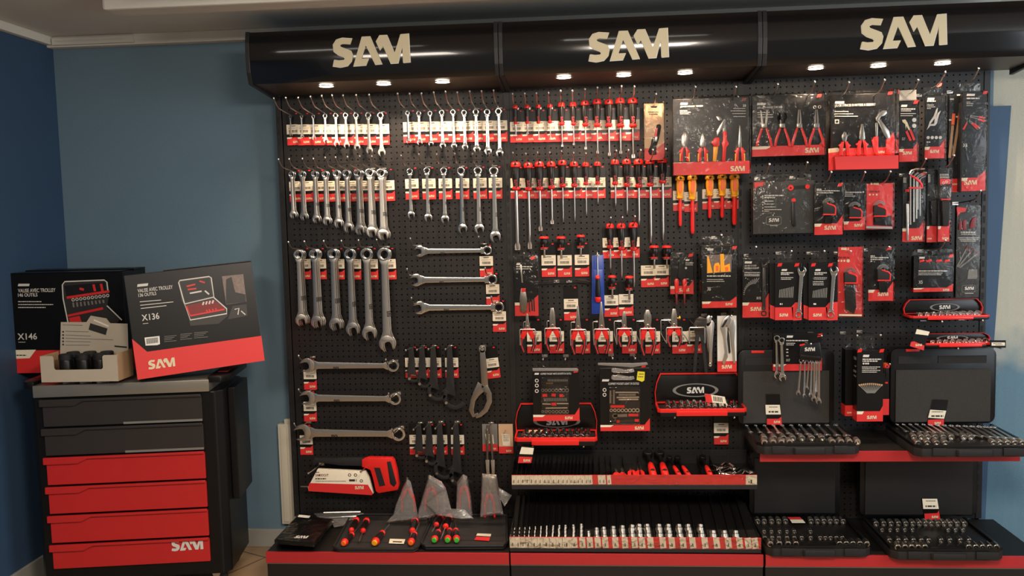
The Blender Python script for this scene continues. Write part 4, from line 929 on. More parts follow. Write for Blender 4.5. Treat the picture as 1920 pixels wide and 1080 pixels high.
for i, (x, y0, y1, st, hw, lb) in enumerate(PL):
    Yp = -.235; holder(x, HY[i], f'{ORD[i]} rectangular wire holder from the left in the pliers row')
    piv = at(x, HY[i]-4, Yp); Hu = at(x, y0, Yp).z-piv.z; Hd = piv.z-at(x, y1, Yp).z; sp = at(x+(10 if y1-y0 < 70 else 11.5), 630, Yp).x-at(x, 630, Yp).x
    t = plier(piv, Hu, Hd, hw, sp, st, lb, 'pliers in the wire holders', gw=.018, flare=.75)
    if i == 6: O('adjusting_screw', MB().lathe([(.003, 0), (.003, .012), (.008, .013), (.008, .019)], 12, (.006, 0, .03), axis='x').mesh('adjusting_screw', 'brass'), t)
    tag(x+(0, 2, 3, 2, 4, 4, 5)[i]+(12 if i == 0 else 5), 597, -.02, f'price card behind the {ORD[i]} pliers in the wire holders', 'price cards of the pliers row', 1.08)
holder(1307, 614, 'eighth rectangular wire holder, around the black pincers')
tag(1302, 596, -.02, 'price card behind the black pincers', None, 1.08)
for k, (x, xt) in enumerate(((1312, 1300), (1322, 1325))):
    q = at(x, 622, -.21); 
    if k: continue
    t = T('tower_pincers', 'long black handled pincers in the eighth wire holder', 'pincers', q)
    O('head', MB().prism([(-.02, -.01), (-.026, .03), (-.018, .05), (-.006, .058), (.02, .058), (.03, .045), (.02, .0), (.012, -.012)], -.007, .007).prism([(-.022, .048), (0, .064), (.026, .056), (.03, .048)], -.009, .009).mesh('head', 'darksteel', .002), t)
    for sg in (-1, 1): O('handle', MB().prism(stroke([(sg*.006, .01), (sg*.014, -.06), (sg*.024, -.17)], [.018, .014, .012]), -.006, .006).mesh('handle', 'rubber', .002), t)
# silver locking pliers loose + carded
def lockp(F_, L, T_, W_):
    pass
F_ = Face('locking_pliers', 'silver locking pliers hanging between the black pincers and the white card', 'locking pliers', frame(at(1331, 640, -.18)))
F_.solid('fixed_jaw', 'satin', [(1322, 602), (1325, 594), (1329, 590.5), (1333, 594), (1334, 604), (1329, 612), (1324, 612)], -.007, .007, .002)
F_.solid('handle_body', 'satin', [(1322, 606), (1336, 600), (1339, 606), (1337, 630), (1335, 660), (1335, 680), (1329, 680), (1329, 655), (1326, 630)], -.007, .007, .003)
F_.solid('release_lever', 'steel', [(1326, 618), (1324, 622), (1326, 650), (1328, 662), (1329, 640)], -.004, .004, .001)
F_.solid('adjusting_screw', 'chrome', [(1330, 680), (1334, 680), (1335, 684), (1333, 687), (1330, 687), (1328, 684)], -.005, .005, .001)
hook(1331, 597, -.18, .22, 'hook of the silver locking pliers', 'hooks of single tools', bend=0)
P_ = Pack('carded_pliers', 'silver locking pliers on a white and red card beside the right bay', 'carded pliers', (1345, 592, 1381, 697), -.13, .003, 'white')
P_.band(677, corner=0); P_.logo(1353, 691, 1372)
lp = O('pliers_body', MB().prism([P_.uv(*p) for p in ((1351, 608), (1355, 598), (1362, 592), (1368, 590), (1371, 598), (1367, 607), (1359, 611), (1361, 640), (1364, 668), (1357, 683), (1353, 680), (1358, 660), (1355, 630), (1350, 614))], -.016, -.003).mesh('pliers_body', 'satin', .003), P_.o)
O('lower_handle', MB().prism([P_.uv(*p) for p in ((1368, 596), (1376, 600), (1378, 612), (1376, 640), (1378, 680), (1374, 681), (1371, 650), (1368, 620), (1362, 611))], -.014, -.003).mesh('lower_handle', 'satin', .002), P_.o)
O('jaw_teeth', MB().prism([P_.uv(*p) for p in ((1351, 612), (1358, 600), (1364, 596), (1361, 603), (1355, 613))], -.0175, -.015).mesh('jaw_teeth', 'rubber'), P_.o)
O('release_lever', MB().prism([P_.uv(*p) for p in ((1364, 612), (1367, 630), (1369, 660), (1366, 662), (1363, 636))], -.012, -.003).mesh('release_lever', 'rubber', .001), P_.o)
hook(1366, 594, -.13, .2, 'hook of the carded silver locking pliers', 'hooks of single tools', bend=0)

# ================= packs of the middle bay =================
P_ = Pack('carded_tester', 'beige and red card with a small black folding tool, right of the top screwdrivers', 'carded tool', (1208, 194, 1245, 300), -.09, .003, 'tan', film_=.014)
r_ = P_.band(278, 1233, 266, corner=0); P_.lines([(1215, 210, 1235, 1.6), (1217, 214, 1233, 1.4)], 'ink')
P_.solid('folding_tool', 'rubber', [(1231, 234), (1236, 233), (1240, 236), (1235, 262), (1230, 275), (1231, 290), (1218, 291), (1215, 284), (1220, 272), (1222, 259), (1228, 256)], -.012, -.001, .004)
P_.solid('red_lever', 'redgrip', [(1230, 240), (1233, 240), (1231, 258), (1226, 258)], -.0128, -.001, .001)
P_.solid('joint', 'steel', [(1228, 256), (1233, 257), (1231, 266), (1227, 265)], -.0135, -.001, .001)
P_.poly('euro_hole', 'rubber', [(1219, 199), (1233, 199), (1231, 202), (1221, 202)], 1); hook(1226, 200, -.09, .2, 'hook of the beige carded folding tool', 'hooks of blister packs, middle bay')
def xplier(P_, x, ytop, yh, yb, hw, st, gr='redgrip', th=.012, spread=7, base=None, hn='printed', low=None):
    """a pair of pliers fixed on a pack"""
    hd = {'comb': [(x-hw*.6, yh), (x-hw, yh-4), (x-hw*.8, (yh+ytop)/2), (x-hw*.3, ytop), (x+hw*.3, ytop), (x+hw*.8, (yh+ytop)/2), (x+hw, yh-4), (x+hw*.6, yh)],
          'cut': [(x-hw*.6, yh), (x-hw, yh-8), (x-hw*.9, ytop+6), (x-hw*.2, ytop), (x+hw*.5, ytop), (x+hw, ytop+8), (x+hw, yh-8), (x+hw*.6, yh)],
          'long': [(x-hw*.8, yh), (x-hw*.6, yh-12), (x-1, ytop), (x+1, ytop), (x+hw*.6, yh-12), (x+hw*.8, yh)]}[st]
    h = P_.solid('pliers_head', 'steel', hd, -th*.8, -.002, .001); P_.solid('jaw_gap', 'rubber', [(x-.3, ytop+1), (x+.3, ytop+1), (x+.3, yh-6), (x-.3, yh-6)], -th*.85, -th*.75, 0, h)
    for sg in (-1, 1):
        P_.solid('pliers_handle', gr, [(x+sg*1, yh), (x+sg*6, yh), (x+sg*(6.5), yh+3), (x+sg*(spread+4), yh+7), (x+sg*(spread+1), yh+10), (x+sg*(spread+2), yb), (x+sg*(spread-4), yb), (x+sg*2.2, yh+8)][::sg], -th, -.002, .0015)
        if low: P_.solid('handle_inlay', low, [(x+sg*(spread), yh+11), (x+sg*(spread+2.4), yh+11), (x+sg*(spread+2.6), yb), (x+sg*(spread+.8), yb)][::sg], -th*1.05, -th*.9)
# insulated pliers set
P_ = Pack('pliers_set_pack', 'large clear wrapped pack of four red insulated pliers, top right of the middle bay', 'tool pack', (1262, 184, 1404, 327), -.15, .012, film_=.035)
P_.band(303, side=1); P_.logo(1368, 321.5, 1395); P_.pill(1275.5, 192.5, 1289.5, 196.5)
P_.text('JEU DE 4 PINCES ISOLEES', 1275.5, 198.5, 1318, 202.5); P_.lines([(1275, 207.5, 1289, 1.4), (1275, 210.5, 1295, 1.4), (1275, 213.5, 1291, 1.4), (1375, 203.5, 1398, 1), (1370, 208, 1398, 1), (1373, 213, 1398, 1), (1375, 218.5, 1398, 1)])
P_.text('X4', 1392.5, 195.5, 1398.5, 201)
for x, yt, hw, st in ((1283, 249, 6, 'cut'), (1317, 251, 6, 'comb'), (1386.5, 236, 4.5, 'long')): xplier(P_, x, yt, 277, 303, hw, st, low='yellow')
P_.solid('pump_head', 'steel', [(1342, 219), (1346, 217.5), (1352, 221), (1353, 226), (1347, 228), (1345, 225)], -.008, -.002, .001); P_.solid('pump_jaw', 'steel', [(1357, 223), (1360, 226), (1357, 240), (1350, 246), (1344, 256), (1343, 246), (1350, 234)], -.0095, -.002, .001)
P_.solid('pump_arm', 'steel', [(1355, 232), (1360, 236), (1361, 247), (1354, 247)], -.0075, -.002, .001)
P_.solid('pliers_handle', 'redgrip', [(1340, 259), (1348, 258), (1348, 273), (1345, 276), (1338, 275), (1333, 268)], -.013, -.002, .0015); P_.solid('pliers_handle', 'yellow', [(1337, 275), (1346, 275), (1342, 303), (1336, 303)], -.012, -.002, .0015)
P_.solid('pliers_handle', 'redgrip', [(1355, 247), (1361.5, 247), (1362, 262), (1366, 270), (1361, 277), (1359, 303), (1353, 303), (1354, 277), (1352, 270), (1355, 262)], -.013, -.002, .0015)
P_.local('card_pocket', 'redcard', [(0, 0), (P_.W, 0), (P_.W, P_.z(304)), (0, P_.z(304))], 20)
P_.logo(1368, 321.5, 1395, layer=22); P_.tab(184, 'reddark', 1402-10)
hook(1298, 190, -.15, .25, 'left hook of the insulated pliers pack', 'hooks of pliers packs'); hook(1372, 190, -.15, .25, 'right hook of the insulated pliers pack', 'hooks of pliers packs')
# cable cutter blister
P_ = Pack('blister_pack', 'narrow blister pack of black cable cutters with red handles', 'blister pack', (1256.5, 475, 1300, 551), -.09, .003, film_=.016)
P_.band(536, 1292, 525); P_.logo(1273, 547, 1292); P_.pill(1285, 486, 1293, 489); P_.lines([(1285, 493, 1300, 1.4), (1285, 496.5, 1300, 1.2), (1286, 523, 1291, 1.2)]); P_.rings('pictogram', 'print', [(1286, 502.5, 2.2)], fill=1); P_.tab(476, x=1292)
P_.solid('cutter_head', 'rubber', [(1272, 485), (1278, 482), (1284, 488), (1282, 500), (1286, 508), (1285, 522), (1277, 524), (1270, 520), (1272, 505)], -.013, -.001, .002)
for sg, xx in ((-1, 1268), (1, 1283)): 
    P_.solid('cutter_handle', 'redgrip', [(xx-4.5, 526), (xx-2, 522), (xx+3, 522), (xx+4.5, 528), (xx+3, 548), (xx-2.5, 549)], -.015, -.001, .003); P_.solid('handle_tip', 'reddark', [(xx-2, 549), (xx+2.4, 549), (xx+1.6, 571), (xx-.6, 571)], -.008, -.002, .001)
hook(1279, 478, -.09, .08, 'short hook of the cable cutter pack', 'hooks of blister packs, middle bay', bend=0, ball=0)
# boxed six screwdrivers with window
P_ = Pack('screwdriver_set_box', 'black and red box marked X6 with a window onto yellow screwdrivers', 'boxed tool set', (1316, 462, 1381, 577), -.17, .06)
O('box_side', MB().box(-.0012, 0, 0, 0, .06, P_.H).mesh('box_side', 'blackcard', smooth=False), P_.o)
r_ = P_.band(565, 1368, 556, side=1); P_.logo(1360, 572.5, 1373); P_.pill(1326, 466, 1338, 470)
win = P_.poly('window', 'photoA', [(1325, 478), (1372, 477), (1371, 510), (1325, 513)], 1)
for i, (pts, m) in enumerate((([(1326, 480), (1328, 480), (1336, 511), (1326, 512)], 'yellow'), ([(1340, 494), (1347, 492), (1350, 498), (1349, 510), (1338, 511), (1338, 500)], 'yellow'), ([(1350, 476), (1357, 476), (1358, 498), (1368, 494), (1369, 509), (1351, 510)], 'yellow'), ([(1342, 498), (1347, 498), (1347, 508), (1342, 508)], 'orange'), ([(1359, 501), (1365, 500), (1365, 508), (1360, 508)], 'orange'))): P_.poly('yellow_handle' if m == 'yellow' else 'orange_grip', m, pts, 2+(i > 2), .003 if i < 3 else .0035, parent=win)
P_.lines([(1325.5, 517.5, 1370, 2.4), (1325.5, 524, 1356, 1.2), (1325.5, 527.5, 1358, 1.2)]); P_.text('X6', 1326, 538, 1332.5, 545); P_.tab(462, x=1374)
w_ = O('plastic_bag', MB().box(-.004, .004, P_.H, P_.W-.006, .05, P_.H+.045).mesh('plastic_bag', 'film', .012), P_.o); O('plastic_wrap', MB().box(-.006, -.003, -.003, P_.W+.004, .064, P_.H-.001).mesh('plastic_wrap', 'film', .004), P_.o)
hook(1349, 445, -.15, .2, 'hook of the boxed yellow screwdrivers', 'hooks of blister packs, middle bay', bend=0)

# pocket socket sets on cards
P_ = Pack('socket_set_card', 'left hanging pocket socket set with a grid of bits and sockets behind its window', 'carded socket set', (999, 696, 1086, 789), -.16, .02, group=None)
P_.band(777.5, 1077, 764); P_.logo(1059, 786, 1073.5); P_.pill(1002, 699, 1011, 702.5); P_.text('COFFRET POCKET MIXTE SOCKETS 36 OUTILS', 1013.5, 699, 1071, 702.5); P_.tab(693, x=1077)
P_.solid('window_shell', 'clearbox', [(1015, 707), (1067, 707), (1067, 776), (1015, 776)], -.012, -.0015, .003)
P_.rings('pictogram', 'print', [(1006.5, 713.5, 3.6), (1006.5, 722.7, 3.6), (1006.5, 733, 3.6)], fill=0)
P_.bars('bits', 'brass', [[(1025+2.7*k, 717), (1025+2.7*k, 720)] for k in range(5)], .003, 3); P_.bars('bits', 'grey', [[(1028+2.7*k, 711), (1028+2.7*k, 715)] for k in range(14)]+[[(1020+2.6*k, 746), (1021+2.6*k, 752)] for k in range(17)], .0028, 3)
P_.rings('sockets', 'steel', [(1017.5+6.5*k, 731.5, 3+.1*k) for k in range(8)]+[(1017.5+6.6*k, 771.5, 2.5+.14*k) for k in range(8)], None, 0, 0, -.003)
P_.bars('red_inlay', 'redgrip', [[(1017, 741.5), (1026, 741)], [(1034, 740), (1042, 741)], [(1049, 741.5), (1056, 741.5)], [(1034, 757.5), (1043, 757.5)]], .012, 3); P_.bars('extension_bar', 'chrome', [[(1017, 757), (1033, 757.5)], [(1044, 756.5), (1066, 756.5)], [(1023, 765), (1064, 764.5)]], .005, 3)
O('hanger_flap', MB().box(0, .0, P_.H+.001, P_.W-.004, .0006, P_.H+.045).mesh('hanger_flap', 'film'), P_.o); P_.solid('hanger_lip', 'grey', [(998.5, 690), (1083, 690), (1084, 695.5), (999, 695.5)], -.008, .0, .002)
for j, x in enumerate((1018.5, 1060)): hook(x, 676, -.16, .185, f'{("left", "right")[j]} hook of the left pocket socket set', 'hooks of the pocket sets', bend=0)
P_ = Pack('socket_set_card', 'right hanging pocket socket set lettered LIGHT, with a yellow sticker on its top', 'carded socket set', (1125, 690, 1218, 808), -.16, .02)
P_.band(796.5, 1208, 784); P_.logo(1190, 805.5, 1207); P_.pill(1128.5, 711, 1142.5, 715); P_.text('COFFRET POCKET LIGHT 39 OUTILS', 1140.5, 717.5, 1198, 721.5); P_.tab(683, x=1204)
P_.rings('pictogram', 'print', [(1133.5, 731, 3.6), (1133.5, 740, 3.6)])
P_.solid('window_shell', 'clearbox', [(1142, 725), (1200, 725), (1200, 795), (1142, 795)], -.012, -.0015, .003)
P_.bars('extension_bar', 'chrome', [[(1154, 735.5), (1197, 735.5)], [(1156, 745), (1198, 744.5)], [(1160, 749), (1197, 748.5)]], .006, 3); P_.bars('extension_bar', 'steel', [[(1144.5, 732), (1144.5, 756)], [(1151, 731), (1151, 757)], [(1160, 740), (1192, 740)]], .008, 3)
P_.bars('red_inlay', 'redgrip', [[(1145, 762), (1171, 762)], [(1178, 778), (1197, 778)], [(1156, 790), (1162, 790)], [(1190, 788), (1198, 788)]], .011, 3); P_.bars('ratchet', 'steel', [[(1150, 779.5), (1176, 778.5)]], .012, 4); P_.rings('ratchet_head', 'steel', [(1153, 779.5, 5)], fill=1, layer=4)
P_.rings('sockets', 'chrome', [(1146+7*k, 769, 3+.15*k) for k in range(8)], None, 0, 0, -.003); P_.bars('driver', 'darksteel', [[(1148, 790), (1190, 788.5)]], .008, 2)
P_.solid('hanger_lip', 'grey', [(1121, 680), (1186, 680.5), (1213, 679), (1215, 683), (1186, 688), (1121, 684)], -.01, .0, .002)
for yy in (693.5, 707): P_.solid('bagged_wrench', 'bag', [(1146, yy-3), (1150, yy-5), (1172, yy-1), (1188, yy-3), (1190, yy+3), (1182, yy+5), (1150, yy+5), (1146, yy+3)], -.012, -.002, .004)
P_.bars('wrench_in_bag', 'steel', [[(1151, 698), (1182, 697)], [(1153, 706), (1158, 702), (1184, 708)]], .005, 4)
P_.poly('yellow_sticker', 'yellowtag', [(1195.5, 696), (1209, 697), (1208, 713), (1204, 715.5), (1193.5, 712)], 3, .002); P_.lines([(1198, 701, 1207, 1.4), (1196, 706, 1206, 1.4)], 'ink', 7)
for j, x in enumerate((1148, 1190)): hook(x, 674, -.16, .185, f'{("left", "right")[j]} hook of the right pocket socket set', 'hooks of the pocket sets', bend=0)

# ================= red rimmed socket cases =================
SOCK = {}
def sockmesh(m='chrome'):
    def fn():   # unit: radius 1, length 2 along y (open end at -y)
        b = MB(); n = 16; prof = [(.62, -1.0), (.9, -1.02), (1, -.92), (1, .2), (.8, .4), (.8, 1), (.3, 1)]
        vs = []
        for r_, y in [(.6, -.5)]+prof:
            for k in range(n): a = 2*math.pi*k/n; vs.append((r_*math.cos(a), y, r_*math.sin(a)))
        fs = [(i*n+k, i*n+(k+1) % n, (i+1)*n+(k+1) % n, (i+1)*n+k) for i in range(len(prof)) for k in range(n)]+[tuple(range(n-1, -1, -1))]
        b.add(vs, fs); return b.mesh('socket', m)
    return C(('sock', m), fn)
def socket(loc, r_, ln, label, group, rot=(0, 0, 0), m='chrome'):
    o = O('socket', sockmesh(m), None, loc, rot, (r_, ln/2, r_)); tagp(o, label, 'socket', group); return o
def redcase(name, xl, xr, ylt, ylb, tx0, tx1, yt0, yt1, Yb, D, lb, nsock, sr, logo_, tiltlid=0, sockpre='', grp='', thin=0, rings=0):
    Yf = Yb-D; ztray = at((tx0+tx1)/2, yt0, Yf).z; zbot = at((tx0+tx1)/2, yt1, Yf).z
    X0, X1 = at(tx0, yt0, Yf).x, at(tx1, yt0, Yf).x; q = Vector((X0, Yf, zbot)); W = X1-X0; Ht = ztray-zbot
    t = T(name, lb, 'socket case', q, 'red rimmed open socket cases')
    r = .018; pl = [(0, .012), (.012, 0), (W-.012, 0), (W, .012), (W, D), (0, D)]
    O('tray', MB().slab(pl, 0.0, Ht*.55).mesh('tray', 'blackcard', .002), t)
    b = MB().slab([(0, .012), (.012, 0), (W-.012, 0), (W, .012), (W, D), (W-.008, D), (W-.008, .016), (W-.016, .008), (.016, .008), (.008, .016), (.008, D), (0, D)], Ht*.5, Ht)
    O('red_rim', b.mesh('red_rim', 'redgrip', .0015), t); O('latch', MB().box(W*.21, -.006, Ht*.1, W*.78, .002, Ht*.72).mesh('latch', 'redgrip', .003), t)
    O('foam_insert', MB().slab([(.01, .018), (W-.01, .018), (W-.01, D-.002), (.01, D-.002)], Ht*.56, Ht*.8).mesh('foam_insert', 'rubber', smooth=False), t)
    # lid stands at the back, leaning slightly
    Z0 = ztray-zbot; h = at((xl+xr)/2, ylt, Yb).z-zbot-Z0; a = (W-(at(xr, ylt, Yb).x-at(xl, ylt, Yb).x))/2
    lid = [(a*.2, Z0), (W-a*.2, Z0), (W+.002, Z0+h*.35), (W-.006, Z0+h*.7), (W-.022, Z0+h), (.022, Z0+h), (.006, Z0+h*.7), (-.002, Z0+h*.35)]
    L_ = O('lid', MB().prism(lid, D-.004, D+.016).mesh('lid', 'blackcard', .002), t)
    cx, cz = W/2, Z0+h/2; wl = [(cx+(x-cx)*(1-.018), cz+(z-cz)*(1-.07)) for x, z in lid]; b = MB(); n = len(lid)
    for i in range(n):
        j = (i+1) % n; b.add([(lid[i][0], D-.016, lid[i][1]), (lid[j][0], D-.016, lid[j][1]), (wl[j][0], D-.016, wl[j][1]), (wl[i][0], D-.016, wl[i][1]), (lid[i][0], D-.002, lid[i][1]), (lid[j][0], D-.002, lid[j][1]), (wl[j][0], D-.002, wl[j][1]), (wl[i][0], D-.002, wl[i][1])], [(0, 1, 2, 3), (0, 4, 5, 1), (2, 6, 7, 3)])
    O('lid_rim', b.mesh('lid_rim', 'redgrip', smooth=False), L_)
    if logo_:
        lx, ly, lw, ow, oh = logo_; c = at(lx, ly, Yb-.006)-q; s_ = (at(lx+10, ly, Yb).x-at(lx, ly, Yb).x)/10
        O('logo_oval', MB().ring(c.x, c.z, oh*s_*.86, oh*s_, D-.006, D-.0042, 40, sx=ow/oh).mesh('logo_oval', 'grey', smooth=False), L_)
        logo(L_, c.x-lw*s_/2, D-.0055, c.z-lw*s_*.185, lw*s_, 'print')
    for k in range(nsock):
        rr = sr*(.8+.4*k/nsock if rings else random.uniform(.75, 1.05)); x = X0+.03+(W-.06)*(k+.5)/nsock
        if rings: socket((x, Yf+.03, ztray+rr*.15), rr, .03, f'{ORD[k]} socket from left in the {sockpre}', f'sockets in the {sockpre}')
        else:
            for j in range(2): socket((x+j*.006, Yf+.035+j*.045, ztray+rr*.35+.0), rr, .035, f'{ORD[k]} socket from left, {("front", "back")[j]} row, {sockpre}', f'sockets in the {sockpre}', (R(18), 0, R(random.uniform(-8, 8))), 'chrome')
    return t, q, W, Ht
redcase('socket_case', 967, 1119, 755, 817, 964, 1120, 820.5, 836, -.05, .13, 'red rimmed socket case under the left pocket set, open', 11, .0125, (1044, 790, 40, 44, 12), sockpre='lower left red case', thin=1)
hook(1094, 837, -.08, .12, 'left support hook below the left red rimmed case', 'hooks under the red cases', bend=0); hook(1000, 837, -.08, .12, 'right support hook below the left red rimmed case', 'hooks under the red cases', bend=0)
redcase('socket_case', 1228, 1386, 698.5, 761, 1233, 1401, 766.5, 781, -.06, .13, 'red rimmed socket case with a white oval logo in its open lid, middle bay', 11, .0125, (1304, 731.7, 32.5, 43, 13), sockpre='middle red case')
hook(1264, 784, -.08, .1, 'left support hook below the middle red rimmed case', 'hooks under the red cases', bend=0); hook(1375, 784, -.08, .1, 'right support hook below the middle red rimmed case', 'hooks under the red cases', bend=0)
tag(1352, 770, -.02, 'price card hanging below the middle red rimmed case', None, 1.05)
F_ = Face('price_ticket', 'slanting red and white ticket inside the middle red rimmed case', 'price ticket', frame(at(1320, 757, -.15))); F_.solid('card', 'labelw', [(1321, 738), (1359, 744), (1362, 757), (1324, 754)], 0, .001); F_.poly('red_end', 'redcard', [(1321, 738), (1333, 740), (1336, 755), (1324, 754)], 1); F_.bars('barcode', 'ink', [[(1338+3*k, 743+.4*k), (1339+3*k, 752+.4*k)] for k in range(6)], .003, 1)
F_ = Face('price_ticket', 'price ticket hanging at the left end of the upper drawer tray', 'price ticket', frame(at(985, 867, -.2), R(6))); F_.solid('card', 'blackcard', [(978, 836), (1001, 838), (997, 868), (971, 868)], 0, .001); F_.poly('price_label', 'labelw', [(978, 838), (1001, 840), (999, 852), (974, 851)], 1); F_.poly('red_band', 'redcard', [(973, 856), (998, 857), (996, 868), (971, 868)], 1); F_.logo(981, 865.5, 994)
t = O('bit_holder', MB().lathe([(.004, -.035), (.006, -.03), (.006, .03), (.004, .035)], 12, axis='x').mesh('bit_holder', 'tan')); t.location = at(1004, 809, -.10); tagp(t, 'beige cylindrical roll lying on the lower left red rimmed case', 'roll')

# ================= sloping display trays with divided slots =================
def tray(name, lb, px0, px1, yft, yfb, yl, ybt, Yf, slots, mats, zdrop):
    zc = (px0+px1)/2; zt = at(zc, yft, Yf).z; zb = at(zc, yfb, Yf).z; zl = at(zc, yl, Yf).z
    X0 = at(px0, (yft+yfb)/2, Yf).x; X1 = at(px1, (yft+yfb)/2, Yf).x; W = X1-X0; q = Vector((X0, Yf, zl)); Yb = -.03; D = Yb-Yf
    zback = at(zc, ybt, Yb).z-zl; h0 = zb-zl; t = T(name, lb, 'display tray', q)
    sp = Matrix(((0, 1, 0, 0), (1, 0, 0, 0), (0, 0, 1, 0), (0, 0, 0, 1)))
    zf = zt-zl
    O('floor_plate', MB().prism([(0, 0), (D, zdrop), (D, zdrop+.006), (0, h0)], 0, W).xf(sp).mesh('floor_plate', 'frame', smooth=False), t)
    O('front_lip', MB().box(0, -.008, -.001, W, .004, h0+.001).mesh('front_lip', 'fascia_end', .001, False), t)
    O('back_plate', MB().box(0, D-.004, zdrop, W, D, zback).mesh('back_plate', 'frame', smooth=False), t)
    bt = MB()
    for k in range(int(W/.008)): bt.box(k*.008, D-.0065, zback-.03, k*.008+.003, D-.004, zback-.006)
    O('notch_strip', bt.mesh('notch_strip', 'frame', smooth=False), t)
    for xx in (0, W-.002): O('side_plate', MB().prism([(0, 0), (D, zdrop), (D, zback), (.0, zf)], xx, xx+.002).xf(sp).mesh('side_plate', 'clearbox', smooth=False), t)
    O('red_backing', MB().box(0, -.004, h0+.001, W, -.001, zf).mesh('red_backing', 'redcard', smooth=False), t)
    O('front_window', MB().box(0, -.0095, h0+.0015, W, -.0085, zf+.001).mesh('front_window', 'clearbox', smooth=False), t)
    fl = lambda y: h0+(zdrop+.006-h0)*(y/D)
    return t, q, W, D, fl, h0, zf
def dividers(t, D, xs, fl, hh):
    for x in xs: O('divider', MB().prism([(.004, fl(.004)), (D-.006, fl(D-.006)), (D-.006, fl(D)+hh*1.2), (.004, fl(0)+hh)], x-.0006, x+.0006).xf(Matrix(((0, 1, 0, 0), (1, 0, 0, 0), (0, 0, 1, 0), (0, 0, 0, 1)))).mesh('divider', 'clearbox' if 0 else 'gunmetal', smooth=False), t)
def tlabel(t, x, w_, h0, zf, tilt=0, m='labelw'):
    o = O('slot_label', C(('slotl', round(w_, 3), round(zf-h0, 3), m), lambda: MB().box(0, -.0062, .002, w_, -.005, zf-h0-.001).mesh('slot_label', m, smooth=False)), t, (x, 0, h0), (0, tilt, 0))
    O('printed_code', C(('code', round(w_, 3)), lambda: MB().box(w_*.42, -.0066, .008, w_*.56, -.0062, .022).box(w_*.25, -.0066, .008, w_*.32, -.0062, .018).mesh('printed_code', 'ink', smooth=False)), o)
t, q, W, D, fl, h0, zf = tray('display_tray', 'upper divided display tray with pliers and ratchets, red front strip', 959.5, 1419, 890, 908.5, 916, 843, -.26, None, None, .035)
pxx = lambda px: at(px, 895, -.26).x-q.x
LBX = [959.5, 968, 976.5, 984.5, 992.5, 1001, 1009, 1017, 1026, 1033, 1043, 1052, 1060, 1067, 1074, 1081, 1088, 1096]
for i, px in enumerate(LBX): tlabel(t, pxx(px)+.0006, pxx(LBX[i+1] if i+1 < len(LBX) else 1104)-pxx(px)-.0008, h0, zf)
for px in (1104, 1122, 1129, 1139): tlabel(t, pxx(px), .016, h0, zf, R(-4))
tlabel(t, pxx(1398), .044, h0*1.0, zf)
dividers(t, D, [pxx(x) for x in LBX[1:]+[1106, 1114, 1126, 1138, 1148, 1172, 1202, 1226, 1250, 1284, 1320, 1345]], fl, .03)
sl_ = math.atan2(fl(D)-fl(0), D)
def lain(px, y0, ln, h=.02): return Vector((q.x+pxx(px), q.y+y0, q.z+fl(y0)+h))
def layplier(px, ln, hw, sp_, st, lb, g, grip='redgrip', tilt=0):
    c = lain(px, .02+ln*.5, ln, .02); plier(c, ln*.3, ln*.5, hw, sp_, st, lb, g, grip, split=.98, rot=(R(-90)+sl_+R(16), 0, R(tilt)), gw=.013)
layplier(1157, .11, .006, .010, 'cut', 'small red handled cutters, first pliers in the upper tray', 'pliers in the upper tray'); layplier(1168.5, .11, .006, .010, 'cut', 'small red handled cutters, second pliers in the upper tray', 'pliers in the upper tray')
layplier(1187, .16, .009, .014, 'comb', 'mid sized red handled pliers, third pliers in the upper tray', 'pliers in the upper tray'); layplier(1202.5, .16, .009, .014, 'comb', 'mid sized red handled pliers, fourth pliers in the upper tray', 'pliers in the upper tray')
def ratchet(px, ln, hr, lb, g, tilt=0):
    c = lain(px, .012, ln, .028); t_ = T('socket_ratchet', lb, 'ratchet', c, g, (sl_+R(8), 0, R(tilt)))
    O('head', MB().lathe([(hr*.9, -.012), (hr, -.008), (hr, .008), (hr*.9, .012)], 18, (0, ln, 0)).lathe([(hr*.4, .012), (hr*.4, .016)], 12, (0, ln, 0)).mesh('head', 'gunmetal', .001), t_)
    O('shank', MB().tube([(0, ln*.5, 0), (0, ln-hr*.6, 0)], hr*.42, 10).mesh('shank', 'gunmetal'), t_)
    g_ = O('grip', MB().tube([(0, 0, 0), (0, .01, 0), (0, ln*.3, 0), (0, ln*.5, 0), (0, ln*.56, 0)], [hr*.5, hr*.75, hr*.72, hr*.6, hr*.42], 14).mesh('grip', 'redgrip'), t_)
    O('grip_pad', MB().tube([(0, .008, hr*.18), (0, ln*.18, hr*.2), (0, ln*.3, hr*.05)], [hr*.5, hr*.62, hr*.4], 10).mesh('grip_pad', 'rubber'), g_)
ratchet(1226, .19, .021, 'left of two ratchets with big black heads in the upper tray', 'ratchets in the upper tray', 3); ratchet(1249, .19, .021, 'right of two ratchets with big black heads in the upper tray', 'ratchets in the upper tray', 3)
ratchet(1276, .15, .013, 'small ratchet with red dot, lying slanted right of the two big ratchets', 'ratchets in the upper tray', 12); ratchet(1294, .15, .013, 'small ratchet next to the slanted one in the upper tray', 'ratchets in the upper tray', 14); ratchet(1334, .15, .015, 'lone small ratchet left of the chrome sockets in the upper tray', 'ratchets in the upper tray', 6)
rn = random.Random(5)
for i in range(16):
    px = 1352+(i % 6)*11+rn.uniform(-3, 3); y = .02+.05*(i//6)+rn.uniform(0, .02)
    socket(lain(px, y, 0, .014+.01*(i % 2)), .011, .045, f'{ORD[i]} loose chrome adapter at the right end of the upper tray', 'chrome adapters in the upper tray', (sl_, 0, R(rn.uniform(-70, 70))))
t, q, W, D, fl, h0, zf = tray('display_tray', 'lower divided display tray filled with rows of chrome sockets', 956, 1426.5, 1007, 1028, 1034, 944, -.405, None, None, .10)
pxx = lambda px: at(px, 1015, -.405).x-q.x
